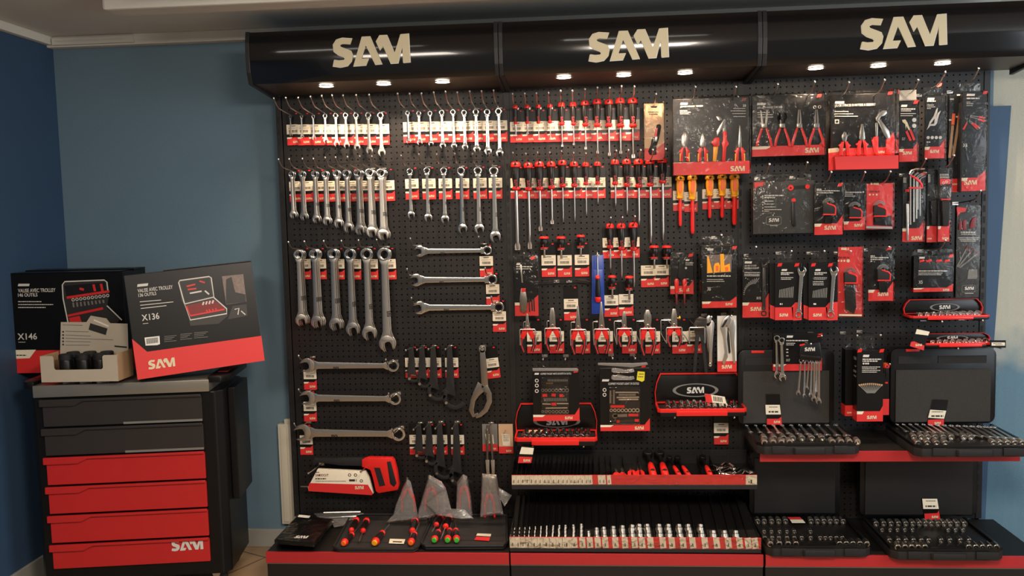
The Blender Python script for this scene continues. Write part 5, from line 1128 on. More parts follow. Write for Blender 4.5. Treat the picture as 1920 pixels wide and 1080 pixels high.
cols = [961, 971, 981, 990, 1001, 1012, 1023, 1035, 1047, 1059, 1075, 1090, 1104, 1119, 1133, 1151, 1169, 1187, 1201, 1217, 1240, 1257, 1278, 1296, 1319, 1341, 1363, 1384, 1400, 1413]
divs = [(cols[i]+cols[i+1])/2 for i in range(len(cols)-1)]; dividers(t, D, [pxx(x) for x in divs], fl, .02)
n = 0
for i, px in enumerate(cols):
    gap = (cols[i+1]-px if i < len(cols)-1 else 13); rr = min(.017, .0042+.0006*i+(.002 if i > 12 else 0)); 
    if i < 10: tlabel(t, pxx(px-5), .0245*(gap/10.5), h0, zf)
    else: tlabel(t, pxx(px-(3 if i < 15 else 2)), .024, h0, zf, R(-3-.25*(i-10)))
    cnt = 5 if i < 12 else (3 if i < 25 else 2)
    if i in (28, 29): rr, cnt = .008, 2
    for k in range(cnt):
        y = .016+k*max(rr*2.5, .026); socket((q.x+pxx(px)+rn.uniform(-.001, .001), q.y+y, q.z+fl(y)+rr), rr, rr*2.1, f'socket {("in front", "second back", "third back", "fourth back", "at the back")[k]} in the {ORD[i]} slot, lower tray', 'sockets in the lower tray', (R(50)+sl_, 0, R(rn.uniform(-10, 10))), 'steel'); n += 1
# ================= right bay: packs =================
GH = 'hooks of the right bay packs'
def H3(x, y, Y, L, lb, bend=1): hook(x, y, Y, L, lb, GH, bend=bend)
# circlip pliers pack
P_ = Pack('pliers_set_pack', 'clear wrapped pack of four red circlip pliers, top left of the right bay', 'tool pack', (1410, 178, 1546, 292), -.13, .01, film_=.02)
P_.band(273, 1536, 260, side=1); P_.logo(1509, 286.5, 1535); P_.pill(1419, 193, 1436, 197.5); P_.text("JEU DE 4 PINCES CIRCLIPS", 1419.5, 200.5, 1467, 205); P_.lines([(1420, 211, 1444, 1.4), (1420, 215, 1449, 1.4), (1420, 219.5, 1450, 1.4)]); P_.tab(177, x=1533)
for k, (x, sp_) in enumerate(((1432, 0), (1466, 1), (1498, 0), (1530, 1))):
    for sg in (-1, 1):
        P_.solid('pliers_handle', 'redgrip', [(x+sg*2, 241), (x+sg*6, 240), (x+sg*14, 262), (x+sg*16, 275), (x+sg*11.5, 275), (x+sg*9, 263)][::sg], -.010, -.002, .0012)
        pr = [[(x+sg*4, 240), (x+sg*1, 238), (x+sg*2, 226), (x+sg*5, 208), (x+sg*7, 208), (x+sg*6, 228)], [(x+sg*4, 240), (x+sg*1, 238), (x+sg*2.5, 226), (x+sg*4, 214), (x+sg*9, 220), (x+sg*7, 213), (x+sg*4, 212)], [(x+sg*4, 240), (x+sg*1, 238), (x+sg*1, 222), (x+sg*.6, 206), (x+sg*1.8, 206), (x+sg*4, 224)]][k % 3 if k < 3 else 2]
        P_.solid('pliers_tip', 'steel', pr[::sg], -.008, -.002)
    P_.solid('pliers_joint', 'steel', [(x-5, 240), (x+5, 240), (x+5, 232), (x-5, 232)], -.010, -.002, .001)
P_.rings('spare_tips', 'grey', [(1527.5, 201, 3.2), (1536.5, 200.5, 3.2)])
H3(1446, 187, -.13, .25, 'left hook of the circlip pliers pack'); H3(1513, 183, -.13, .25, 'right hook of the circlip pliers pack')
# three pliers pack
P_ = Pack('pliers_set_pack', 'pack of three red pliers in a red tray with a water pump wrench, right bay', 'tool pack', (1557, 176, 1678, 318), -.15, .018)
P_.band(277, 1660, 262, side=1); P_.pill(1565, 190, 1583, 194.5); P_.text('JEU DE 3 PINCES BI-MATIERE A RESSORT', 1565, 196, 1641, 202); P_.lines([(1565, 209, 1591, 1.4), (1565, 213.5, 1600, 1.4), (1565, 218, 1608, 1.4)]); P_.poly('pictogram', 'print', [(1565, 224), (1573, 224), (1573, 232), (1565, 232)], 2); P_.rings('pictogram', 'blackcard', [(1569, 228, 2.4)], fill=1, layer=3); P_.tab(172, x=1666)
P_.solid('card_tray', 'redcard', [(1560, 295), (1678, 292), (1678, 317), (1562, 319)], -.04, -.001); P_.solid('tray_corner', 'cream', [(1553, 279), (1571, 277), (1571, 285), (1553, 287)], -.004, -.001); P_.solid('tray_side', 'redcard', [(1553, 287), (1566, 286), (1561, 296), (1561, 319), (1553, 320)], -.01, -.001)
xplier(P_, 1582, 248, 266, 292, 5, 'cut', spread=8, th=.014); xplier(P_, 1615, 233, 264, 292, 5.5, 'comb', spread=8, th=.014)
P_.solid('pump_jaw', 'steel', [(1641, 228), (1640, 222), (1645, 214), (1654, 207.5), (1661, 208), (1661, 213), (1656, 218), (1650, 219), (1647, 224), (1649, 230)], -.012, -.002, .0012)
P_.solid('pump_arm', 'steel', [(1643, 226), (1649, 225), (1665, 246), (1667, 258), (1661, 262), (1655, 252)], -.014, -.002, .0012); P_.solid('pump_arm', 'steel', [(1640, 230), (1645, 230), (1644, 256), (1640, 256)], -.010, -.002, .001)
P_.solid('pliers_handle', 'redgrip', [(1638, 257), (1645, 256), (1645, 291), (1639, 291), (1637, 278), (1633, 264)], -.014, -.002, .002); P_.solid('pliers_handle', 'redgrip', [(1660, 262), (1668, 258), (1673, 250), (1676, 262), (1669, 291), (1661, 291)], -.014, -.002, .002)
P_.logo(1645, 287.5, 1658, layer=3)
O('plastic_film', MB().box(-.004, -.042, .06, P_.W+.002, .019, P_.H+.012).mesh('plastic_film', 'film', .003), P_.o)
H3(1578, 182, -.15, .25, 'left hook of the three pliers pack'); H3(1638, 183, -.15, .28, 'right hook of the three pliers pack')
# cutter blister + locking pliers blister + files
def blister(label, box, Y, yb, wx, wy, lg, d=3, gx=None, gp=None, depth=.016, name='blister_pack', film_=.012, th=.003, m='blackcard'):
    """stack of d alike packs one behind the other, the front one printed"""
    for k in range(d-1, -1, -1):
        lb = label if k == 0 else f'{label.split(" with ")[0].split(", ")[0]}, {ORD[k]} one behind the front pack'
        P = Pack(name, lb, 'blister pack', box, Y+.022*k, th, m, gp, film_=film_ if k == 0 else .006)
        P.band(yb, wx, wy)
        if lg: P.logo(lg[0], lg[2], lg[1])
        if k == 0: F0 = P
    return F0
P_ = blister('blister pack of red handled cutters', (1686, 189, 1720, 303), -.17, 279, 1712, 267, (1692, 1709, 290), 3, None, 'cutter packs')
P_.pill(1689, 196.5, 1701, 200.5); P_.lines([(1689, 204.5, 1716, 2), (1689, 208, 1708, 1.4), (1688.5, 213, 1717, 1.2), (1688.5, 217, 1711, 1.2)]); P_.rings('pictogram', 'print', [(1714, 225, 4), (1714, 236, 4)], fill=1); P_.tab(189, x=1714)
P_.poly('printed_head', 'cream', [(1691, 225), (1697, 224), (1701, 230), (1706, 243), (1704, 245), (1699, 236), (1698, 244), (1697, 233), (1692, 229)], 3); P_.bars('printed_handles', 'redgrip', [[(1699, 246), (1707, 264)], [(1706, 243), (1714, 263)]], .009, 3); P_.lines([(1691, 259, 1697, 1), (1691, 262, 1696, 1)])
P_.poly('header_flap', 'grey', [(1686, 170), (1718, 168), (1718, 188), (1686, 189)], 1)
H3(1706, 178, -.17, .26, 'hook of the red handled cutters pack')
P_ = blister('blister pack of silver locking pliers', (1734, 178, 1771, 297), -.165, 275, 1762, 262, (1743, 1760, 287), 2, None, 'locking pliers packs')
P_.pill(1738.5, 183.5, 1752, 187.5); P_.lines([(1738, 189.8, 1754, 2.4), (1738, 197, 1751, 1.3), (1738, 200.5, 1753, 1.3), (1738, 203.5, 1745, 1.3)])
P_.poly('printed_pliers', 'print', [(1737, 244), (1741, 234), (1743, 228), (1750, 218), (1755, 205), (1758, 202), (1757, 210), (1754, 222), (1758, 212), (1764, 207), (1760, 216), (1756, 232), (1752, 236), (1744, 236)], 3); P_.poly('printed_gap', 'blackcard', [(1744, 233), (1749, 226), (1752, 222), (1751, 232)], 4)
P_.rings('pictogram', 'print', [(1740+7.6*k, 258, 3.1) for k in range(4)], fill=1); P_.lines([(1737, 266.5, 1744, 2)]); P_.poly('header_flap', 'clearbox', [(1731, 164), (1767, 162), (1767, 178), (1731, 179)], 1); P_.tab(157, x=1758)
H3(1752, 166, -.165, .27, 'hook of the silver locking pliers pack')
P_ = Pack('file_set_pack', 'tall black pack marked X6 with a fan of red handled files, top right', 'tool pack', (1804, 172, 1849, 358), -.19, .03, film_=.006, group=None)
P_.band(333, 1833, 320, side=1); P_.logo(1807, 346.5, 1831); P_.pill(1812, 176, 1828, 180); P_.lines([(1812.5, 184.5, 1836, 2.6), (1812, 191.5, 1820, 1.3), (1812, 194.5, 1825, 1.3), (1812, 198, 1824, 1.3)]); P_.text('X6', 1805, 269, 1813.5, 276); P_.tab(171, x=1844)
P_.bars('printed_files', 'grey', [[(1818, 219), (1848, 227)], [(1819, 217), (1848, 221)], [(1812, 222), (1838, 241)], [(1809, 221), (1833, 243)], [(1816, 222), (1806, 243)]], .004, 2); P_.bars('printed_handles', 'redgrip', [[(1835, 219), (1846, 222)], [(1834, 224), (1846, 228)], [(1826, 232), (1836, 240)], [(1822, 231), (1831, 241)], [(1812, 231), (1806, 243)]], .007, 3)
O('box_side', MB().box(-.0045, .0, .0, -.0005, .03, P_.H*.9).mesh('box_side', 'blackcard', smooth=False), P_.o)
H3(1818, 157, -.19, .27, 'hook of the tall file pack')
P_.poly('header_flap', 'clearbox', [(1795, 157), (1838, 156), (1838, 171), (1802, 172)], 1)
P_ = Pack('file_set_pack', 'tall pack behind the X6 file pack, showing two orange handled files', 'tool pack', (1779, 178, 1803, 360), -.16, .02, film_=.004)
P_.band(335, side=1); P_.logo(1785, 347, 1794); P_.lines([(1781, 186, 1788, 3), (1794, 178.5, 1801, 3), (1779, 225, 1784, 3), (1792, 219, 1796, 3)])
P_.bars('printed_blade', 'cardin', [[(1786, 235), (1780, 296)], [(1797, 228), (1787, 292)]], .010, 2); P_.bars('printed_handle', 'orange', [[(1788, 213), (1786, 234)], [(1800, 208), (1797, 228)]], .012, 3)
# hex key and driver packs
P_ = blister('blister pack of silver hex keys in a red holder', (1692, 326, 1732, 453), -.15, 428, 1723, 416, (1708, 1728, 450), 2, None, 'hex key packs')
P_.lines([(1693.5, 334+2.6*k, 1699, 1.2) for k in range(4)]); P_.tab(324, x=1727)
P_.solid('key_holder', 'redgrip', [(1702, 327), (1712, 330), (1722, 337), (1728, 345), (1729, 352), (1725, 351), (1722, 343), (1714, 336), (1706, 331)], -.014, -.002, .002); P_.solid('key_holder', 'redgrip', [(1702, 351), (1727, 351), (1727, 354), (1702, 354)], -.014, -.002, .001)
kk = [(1705.5, 421, .007), (1712.5, 416, .006), (1717.5, 410, .0045), (1720, 393, .0035), (1724, 405, .0035)]
for j, (x, y1, r_) in enumerate(kk):
    a = [P_.uv(x, y1), P_.uv(x, 326-j*0+j*2.0), P_.uv(x+6+j, 321+j*2.2)]; O('hex_key', MB().tube([(a[0][0], -.008, a[0][1]), (a[1][0], -.008, a[1][1]-.006), (a[1][0]+.004, -.009, a[1][1]), (a[2][0], -.011, a[2][1])], r_*.62, 6).mesh('hex_key', 'satin'), P_.o)
a = [P_.uv(1700, 452), P_.uv(1699, 356)]; P_.solid('side_key', 'satin', [(1698, 382), (1702, 382), (1702, 451), (1698, 451)], -.010, -.003, .001); P_.solid('side_key_grip', 'redgrip', [(1696, 355), (1703, 355), (1703, 360), (1697, 360)], -.012, -.003, .001); P_.rings('pictogram', 'grey', [(1727.5, 369, 3), (1727.5, 378, 3)])
O('bent_key', MB().tube([(P_.uv(1703, 327)[0], -.012, P_.uv(1703, 327)[1]), (P_.uv(1706, 320)[0], -.014, P_.uv(1706, 320)[1]), (P_.uv(1714, 317)[0], -.016, P_.uv(1714, 317)[1]), (P_.uv(1730, 317)[0], -.02, P_.uv(1730, 317)[1])], .004, 8).mesh('bent_key', 'chrome'), P_.o)
H3(1716, 323, -.15, .26, 'hook of the silver hex key pack')
P_ = blister('blister pack of dark bit drivers, middle one', (1738, 318, 1757, 454), -.155, 424, None, None, None, 1, None, None); P_.lines([(1740, 328+2.6*k, 1744, 1.4) for k in range(6)]); P_.logo(1738, 449, 1746)
P_.solid('clear_dome', 'clearbox', [(1744, 350), (1756, 347), (1756, 372), (1744, 374)], -.012, -.002, .002); P_.solid('driver_handle', 'rubber', [(1744, 376), (1755, 376), (1755, 422), (1745, 422)], -.012, -.002, .003)
P_ = Pack('blister_pack', 'blister pack of dark bit drivers at the right end, glossy dome on top', 'blister pack', (1759, 316, 1781, 453), -.175, .003, film_=.012)
P_.band(424, 1773, 414); P_.logo(1766, 449, 1778); P_.lines([(1762, 327+3*k, 1779, 1.3) for k in range(5)])
P_.solid('red_panel', 'redcard', [(1762, 335), (1781, 336), (1781, 345), (1762, 346)], -.004, -.002, 0); P_.rings('printed_bits', 'print', [(1768, 343, 2.5), (1774, 341, 2.5)], layer=6)
P_.solid('clear_dome', 'clearbox', [(1762, 352), (1766, 348), (1778, 348), (1781, 354), (1781, 372), (1762, 372)], -.016, -.002, .003); P_.solid('red_ring', 'redgrip', [(1763, 373), (1780, 373), (1780, 375), (1763, 375)], -.014, -.002); P_.solid('driver_handle', 'rubber', [(1764, 376), (1778, 376), (1777, 424), (1766, 424)], -.014, -.002, .004)
H3(1768, 318, -.175, .28, 'hook of the dark bit driver packs')
# tall grey file pack
P_ = Pack('file_set_pack', 'tall charcoal pack of files with red grips, lower right edge of the display', 'tool pack', (1793, 385, 1837, 558), -.14, .02, 'charcoal', film_=.004)
P_.poly('red_corner', 'redcard', [(1793, 388), (1812, 390), (1810, 397), (1799, 399), (1795, 407)], 1)
P_.solid('window', 'black', [(1799, 393), (1830, 390), (1832, 428), (1797, 431)], -.0012, -.0006, 0)
for pts in ([(1798, 415), (1803, 413), (1802, 430), (1797, 431)], [(1805, 413), (1811, 412), (1811, 430), (1804, 431)], [(1823, 408), (1829, 406), (1828, 425), (1817, 429), (1819, 418)]): P_.solid('file_grip', 'reddark', pts, -.006, -.0012, .001)
P_.lines([(1801, 435.5, 1829, 2), (1802, 439, 1829, 1.3), (1796, 446, 1835, 1.3), (1799, 449, 1834, 1.3), (1801, 452, 1830, 1.3)]); P_.bars('printed_files', 'grey', [[(1794, 500), (1814, 462)], [(1796, 501), (1823, 468)], [(1799, 502), (1834, 474)]], .006, 2); P_.bars('printed_handle', 'reddark', [[(1811, 467), (1815, 461)], [(1819, 473), (1824, 467)], [(1830, 478), (1835, 473)]], .007, 3)
P_.poly('printed_panel', 'grey', [(1816, 505), (1832, 505), (1832, 520), (1828, 523), (1813, 523)], 2)
e = P_.local('emblem', 'grey', rrect(P_.x(1804), P_.z(548), P_.x(1829.5), P_.z(534.5), .006), 2); P_.local('emblem_field', 'charcoal', rrect(P_.x(1805), P_.z(547.2), P_.x(1828.7), P_.z(535.3), .005), 3, parent=e); P_.logo(1808, 543.5, 1825, 'print', 5, e); P_.lines([(1808, 550, 1825, 1.2)])
H3(1818, 379, -.14, .24, 'hook of the tall charcoal file pack')
# X5 screwdriver pack
P_ = Pack('screwdriver_set_box', 'square pack marked X5 with four red screwdriver ends along its top', 'boxed tool set', (1713, 480, 1787, 547), -.16, .03, film_=.004)
P_.band(539.5, 1776, 532, side=1); P_.logo(1767, 545.5, 1779); P_.pill(1723, 481.5, 1734, 485); P_.tab(477, x=1780)
for x in (1727, 1741, 1760, 1775): P_.solid('red_cap', 'redgrip', [(x-5 if x > 1730 else x-3, 488), (x+5, 486), (x+6, 490), (x-5 if x > 1730 else x-3, 492)], -.004, -.0006, .001)
P_.poly('window', 'black', [(1722, 492), (1781, 489), (1781, 503), (1722, 505)], 1); P_.lines([(1722, 508, 1776, 2), (1722, 512, 1767, 1.2), (1722, 515, 1765, 1.2)]); P_.text('X5', 1722, 526, 1729.5, 532)
O('plastic_bag', MB().box(.0, .002, P_.H+.001, P_.W, .026, P_.H+.03).mesh('plastic_bag', 'film', .008), P_.o)
H3(1752, 471, -.15, .26, 'hook of the square X5 pack')
# large charcoal T-handle pack
P_ = Pack('key_set_pack', 'large charcoal pack of T-handled hex keys with red knobs and clear wrap', 'tool pack', (1412, 340, 1526, 438), -.17, .03, 'charcoal', film_=.006)
P_.poly('red_corner', 'redcard', [(1414, 342), (1434, 341), (1430, 349), (1420, 350), (1415, 357)], 1); P_.lines([(1433, 366.5, 1470, 2.2), (1433, 370.5, 1453, 2.2), (1429, 368, 1431, 4), (1433, 377, 1450, 1.4), (1433, 382.5, 1452, 1.4), (1433, 388, 1454, 1.4), (1433, 393, 1466, 1.4), (1433, 396, 1442, 1.4), (1429, 379, 1431, 2), (1429, 384, 1431, 2), (1429, 390, 1431, 2), (1429, 395.5, 1431, 2)])
e = P_.local('emblem', 'grey', rrect(P_.x(1436), P_.z(421), P_.x(1465), P_.z(405.5), .007), 2); P_.local('emblem_field', 'charcoal', rrect(P_.x(1437), P_.z(420.2), P_.x(1464), P_.z(406.4), .006), 3, parent=e); P_.logo(1441, 416, 1460, 'print', 5, e); P_.lines([(1444, 423, 1458, 1.2)])
P_.rings('red_knob', 'redgrip', [(1482, 352, 5.5), (1513.5, 350, 4.5), (1487.5, 375.5, 4)], fill=1, y=-.006); P_.rings('knob_hole', 'rubber', [(1481.5, 352.5, 1.8)], fill=1, y=-.009)
P_.bars('t_bar', 'gunmetal', [[(1487, 352), (1509, 350.5)]], .014, 3); P_.solid('key_holder', 'gunmetal', [(1484, 378), (1491, 378), (1493, 423), (1487, 425), (1484, 420)], -.008, -.001, .002)
O('plastic_bag', MB().box(.0, .002, P_.H+.001, P_.W-.01, .026, P_.H+.032).mesh('plastic_bag', 'film', .008), P_.o)
H3(1433, 331, -.15, .25, 'left hook of the large charcoal pack'); H3(1502, 328, -.15, .25, 'right hook of the large charcoal pack')
# folding key blisters
def domed(P_, cx, y0, y1, w_, ang=1):
    P_.solid('folding_handle', 'rubber', [(cx-w_, y0+(y1-y0)*.42), (cx-w_*.6, y0+(y1-y0)*.36), (cx+w_*.7, y0+(y1-y0)*.5), (cx+w_, y0+(y1-y0)*.62), (cx+w_*.95, y1), (cx-w_, y1)], -.018, -.002, .002)
    P_.solid('red_edge', 'redgrip', [(cx-w_*.4, y0+(y1-y0)*.38), (cx+w_*.75, y0+(y1-y0)*.5), (cx+w_*1.05, y0+(y1-y0)*.64), (cx+w_*1.02, y1+.5), (cx-w_, y1+.5), (cx-w_, y1-2), (cx+w_*.82, y1-2), (cx+w_*.85, y0+(y1-y0)*.66), (cx+w_*.6, y0+(y1-y0)*.56), (cx-w_*.4, y0+(y1-y0)*.45)], -.0195, -.002, .001)
    b = MB(); s_ = P_.uv(cx+10, y0)[0]-P_.uv(cx, y0)[0]; c = P_.uv(cx, y0+(y1-y0)*.46)
    for k in range(4): b.ring(c[0], c[1], (w_*.55+w_*.13*k)*s_/10, (w_*.55+w_*.13*k+.7)*s_/10, -.015+.003*k, -.012+.003*k, 14, a0=R(20), a1=R(165))
    O('folded_keys', b.mesh('folded_keys', 'satin'), P_.o)
P_ = blister('blister pack of folding hex keys with a large white logo', (1527, 344, 1580, 440), -.19, 419, 1569, 404, (1545, 1567, 431), 1, None, None)
P_.lines([(1531, 355, 1540, 2), (1531, 357.8, 1574, 1.6), (1531, 361.5, 1562, 1.6), (1531, 365, 1534, 2)]); P_.tab(344, x=1572); domed(P_, 1553, 366, 403, 12); P_.solid('key_ends', 'rubber', [(1547, 406), (1562, 406), (1560, 419), (1545, 419)], -.012, -.002, .002)
H3(1548, 346, -.19, .27, 'hook of the front folding key pack')
P_ = blister('blister pack of folding star keys, middle of three', (1581, 345, 1622, 431), -.15, 415, 1611, 405, (1601, 1616, 425), 1, None, None)
P_.lines([(1584, 360.5, 1616, 1.6), (1584, 364, 1600, 1.2), (1584, 367.5, 1604, 1.2)]); P_.rings('pictogram', 'print', [(1618.5, 360, 1.6)], fill=1); domed(P_, 1602, 374, 409, 12)
H3(1604, 348, -.15, .27, 'hook of the middle folding key pack')
P_ = Pack('blister_pack', 'red backed blister pack of folding keys, silver strip along its bottom', 'blister pack', (1624, 344, 1674, 430), -.15, .003, 'redcard', film_=.014)
P_.solid('silver_strip', 'satin', [(1622, 424), (1671, 425), (1671, 429), (1622, 428)], -.016, -.001); P_.lines([(1632, 344.5, 1648, 4)], 'cream'); P_.lines([(1630, 359, 1650, 3)], 'reddark'); P_.rings('pictogram', 'cream', [(1630.5, 365, 2), (1637, 365, 1.5), (1643.5, 365, 2)], fill=1); domed(P_, 1648, 372, 406, 12)
P_.solid('dark_corner', 'blackcard', [(1637, 408), (1671, 404), (1672, 424), (1637, 422)], -.003, -.001); P_.solid('hex_keys', 'rubber', [(1638, 408), (1650, 408), (1650, 416), (1640, 417)], -.010, -.002, .001)
H3(1650, 347, -.15, .27, 'hook of the red backed folding key pack')
# flex wrench pack, two wrench set packs, star pack, small folding pack
P_ = blister('pack of twelve hinged ratchet spanners drawn as a fan, marked X12', (1392, 485, 1441, 595), -.17, 567, 1432, 550, (1406.5, 1427, 583), 2, None, 'fan packs', name='spanner_set_pack')
P_.pill(1396, 490, 1410, 494); P_.text('JEU DE 12 CLES', 1396, 497, 1418, 500.5); P_.text('MIXTES A CLIQUET', 1396, 501.5, 1423, 505); P_.lines([(1395.5, 511, 1425, 1.3), (1395.5, 514.3, 1425, 1.3), (1395.5, 517, 1424, 1.3)]); P_.text('X12', 1418, 556.5, 1426.5, 561)
P_.bars('printed_spanners', 'grey', [[(1425-20*math.cos(R(a))-9, 552-20*math.sin(R(a))), (1425-31*math.cos(R(a))-.5, 552-31*math.sin(R(a)))] for a in range(0, 95, 8)], .0032, 2)
P_.solid('hinged_spanner', 'darksteel', [(1429, 500), (1434, 500), (1435, 580), (1428, 580)], -.010, -.003, .002); P_.rings('ring_head', 'darksteel', [(1431.5, 587, 5.5)], y=-.008); P_.solid('jaw_head', 'darksteel', [(1427, 490), (1430, 496), (1434, 496), (1440, 489), (1441, 494), (1437, 502), (1427, 502)], -.010, -.003, .001)
H3(1412, 480, -.17, .23, 'hook of the fan printed spanner pack')
for (x0, x1, mx, g_, kx, lb, hx) in ((1453, 1487, 1506, 'left', 1497, 'left of two black packs with a chrome spanner in front, slanted bottom', 1475), (1516, 1551, 1573.5, 'right', 1557, 'right of two black packs with a chrome spanner in front, seven ringed icons', 1536)):
    P_ = Pack('spanner_set_pack', lb, 'tool pack', (x0, 493, mx-3, 600), -.20, .03)
    P_.local('red_band', 'redcard', [(0, 0), (P_.x(x1), 0), (P_.x(x1), P_.z(576)), (P_.x(x0+26), P_.z(576)), (0, P_.z(576)), ], 1); P_.poly('red_step', 'redcard', [(x1-3, 575), (x1+4, 567), (mx-3, 566), (mx-3, 600), (x1, 601)], 1)
    P_.logo(x0+8, 593.5, x0+24, layer=3); P_.pill(x0+12, 504.5, x0+23, 508); P_.lines([(x0+11, 511.5, x0+34, 2), (x0+11, 514.5, x0+27, 1.8), (x0+11, 520.5, x0+34, 1.2), (x0+11, 523.5, x0+30, 1.2)])
    if g_ == 'right': P_.rings('pictogram', 'grey', [(x0+10+3.6*k, 522, 1.9) for k in range(7)], layer=3); P_.lines([(x0+8, 528+3*k, x0+28, 1.1) for k in range(3)])
    P_.lines([(x0+9, 570, x0+14, 3)]); P_.bars('printed_spanners', 'grey', [[(x0+8+3.1*k, 558), (x0+9.2+3.1*k, (543 if g_ == 'left' else 545)-k*.7)] for k in range(9)], .0035, 2)
    P_.solid('box_side', 'blackcard', [(x0-9, 494), (x0, 495), (x0, 600), (x0-8, 597)], .012, .02); P_.solid('red_side', 'redcard', [(x0-8, 572), (x0, 575), (x0, 600), (x0-8, 597)], .010, .012)
    P_.solid('hanger_flap', 'clearbox', [(x0+4, 471), (x0+34, 471), (x0+34, 492), (x0+4, 492)], .0, .001); P_.tab(494, x=x0+6); P_.tab(494, x=x0+38)
    wl = P_.uv(kx+3, 502)[1]-P_.uv(kx, 592)[1]
    a = P_.M @ Vector((P_.uv(kx-1, 590)[0], -.012, P_.uv(kx-1, 590)[1]+.0)); sh, rg, gear, jw = wr_parts(wl, 1, 1.05)
    W_ = O('chrome_spanner', None, P_.o, (P_.uv(kx-1, 589)[0], -.010, P_.uv(kx-1, 589)[1]), (0, R(180)+R(4), 0)); W_.empty_display_size = .01
    O('shaft', sh, W_); O('ring_end', rg, W_); O('open_jaw', jw, W_)
    H3(hx+5, 475, -.20, .235, f'hook of the {g_} pack with a chrome spanner in front', 0)
P_ = Pack('blister_pack', 'long red blister pack of one folding star key, between black packs', 'blister pack', (1571, 463, 1617, 594), -.15, .003, 'redcard', film_=.012)
P_.lines([(1577, 466.5, 1591, 4)], 'cream'); P_.lines([(1570, 483, 1594, 3.4)], 'reddark'); P_.rings('pictogram', 'cream', [(1572, 489, 2), (1577.5, 489, 2), (1583, 489, 2), (1590, 489, 3.2)], fill=1); domed(P_, 1593, 497, 531, 12)
P_.solid('key_bundle', 'rubber', [(1582, 532), (1602, 532), (1604, 575), (1600, 588), (1584, 580)], -.014, -.002, .004); P_.solid('silver_strip', 'cream', [(1571, 588.5), (1614, 589), (1614, 592), (1571, 591.5)], -.014, -.001)
P_.solid('clear_tray', 'clearbox', [(1580, 533), (1612, 533), (1614, 586), (1580, 586)], -.016, -.013, .002)
H3(1588, 475, -.15, .2, 'hook of the long red blister pack', 0)
P_ = blister('blister pack of small folding keys with red hinge', (1628, 464, 1675, 564), -.18, 543, 1664, 528, (1645, 1665, 555), 1, None, None)
P_.lines([(1632, 480, 1640, 2), (1632, 483, 1666, 1.8), (1632, 486.5, 1655, 1.8), (1632, 490, 1635, 2)]); P_.tab(463, x=1664); domed(P_, 1655, 491, 526, 12); P_.solid('key_ends', 'rubber', [(1646, 528), (1662, 528), (1663, 547), (1648, 548)], -.012, -.002, .002)
H3(1648, 469, -.18, .3, 'hook of the small folding key pack', 0)
# combination set pack with two spanners, key rack
P_ = Pack('spanner_set_pack', 'wide black pack behind two ratchet spanners and a black spanner rack', 'tool pack', (1450, 625, 1541, 695), -.12, .02)
P_.band(682.5, 1532, 671, side=1); P_.pill(1474.5, 629, 1487, 633); P_.lines([(1474, 638.5, 1515, 2), (1474, 643.5, 1491, 1.3), (1474, 646.5, 1489, 1.3), (1474, 655, 1478, 2), (1474, 660.5, 1478, 2), (1474, 667, 1478, 2)]); P_.text('X17', 1473.5, 673, 1481, 677.5); P_.tab(626, x=1534)
H3(1533, 631, -.12, .18, 'hook of the wide black spanner pack', 0)
for k, (x, y0, y1, Y) in enumerate(((1465.5, 633, 714, -.165), (1456, 629, 709, -.145))):
    L = px2m(x, y0, y1, Y)*.95; q = at(x, y0+5, Y); wrench(q, L, f'{("front", "rear")[k]} chrome ratchet spanner hanging before the wide black spanner pack', 'pair of ratchet spanners', 1, (0, R(-1.5), R(4)), 1.05)
F_ = Face('spanner_rack', 'black spanner rack with white logo and hanging chrome spanners', 'spanner rack', frame(at(1500, 677, -.21)))
F_.solid('rack_body', 'blackcard', [(1500, 645), (1536, 641), (1540, 668), (1538, 676), (1499, 674), (1497, 664)], -.012, .004, .003); F_.solid('rack_bar', 'gunmetal', [(1499, 664), (1537, 668), (1536, 672), (1499, 669)], -.016, -.012, .001); F_.logo(1507, 657.5, 1526.5, 'print', 18)
F_.poly('red_tab', 'redgrip', [(1498, 645), (1508, 643), (1507, 646), (1498, 648)], 18)
for k, (x0, x1, y1) in enumerate(((1502, 1496.5, 742), (1509, 1508, 747), (1517, 1512.5, 732), (1522, 1519, 745), (1527, 1526, 753), (1531, 1531, 740), (1536, 1535, 758))):
    A, B = at(x0, 676, -.215), at(x1, y1, -.215); L = (A-B).length; d = (B-A).normalized()
    wrench(A, L, f'{ORD[k]} small spanner from left in the black spanner rack', 'spanners in the black rack', 0, (0, math.atan2(-d.x, -d.z), R(35 if k % 2 else -30)), .8)
H3(1518, 648, -.20, .22, 'hook of the black spanner rack', 0)
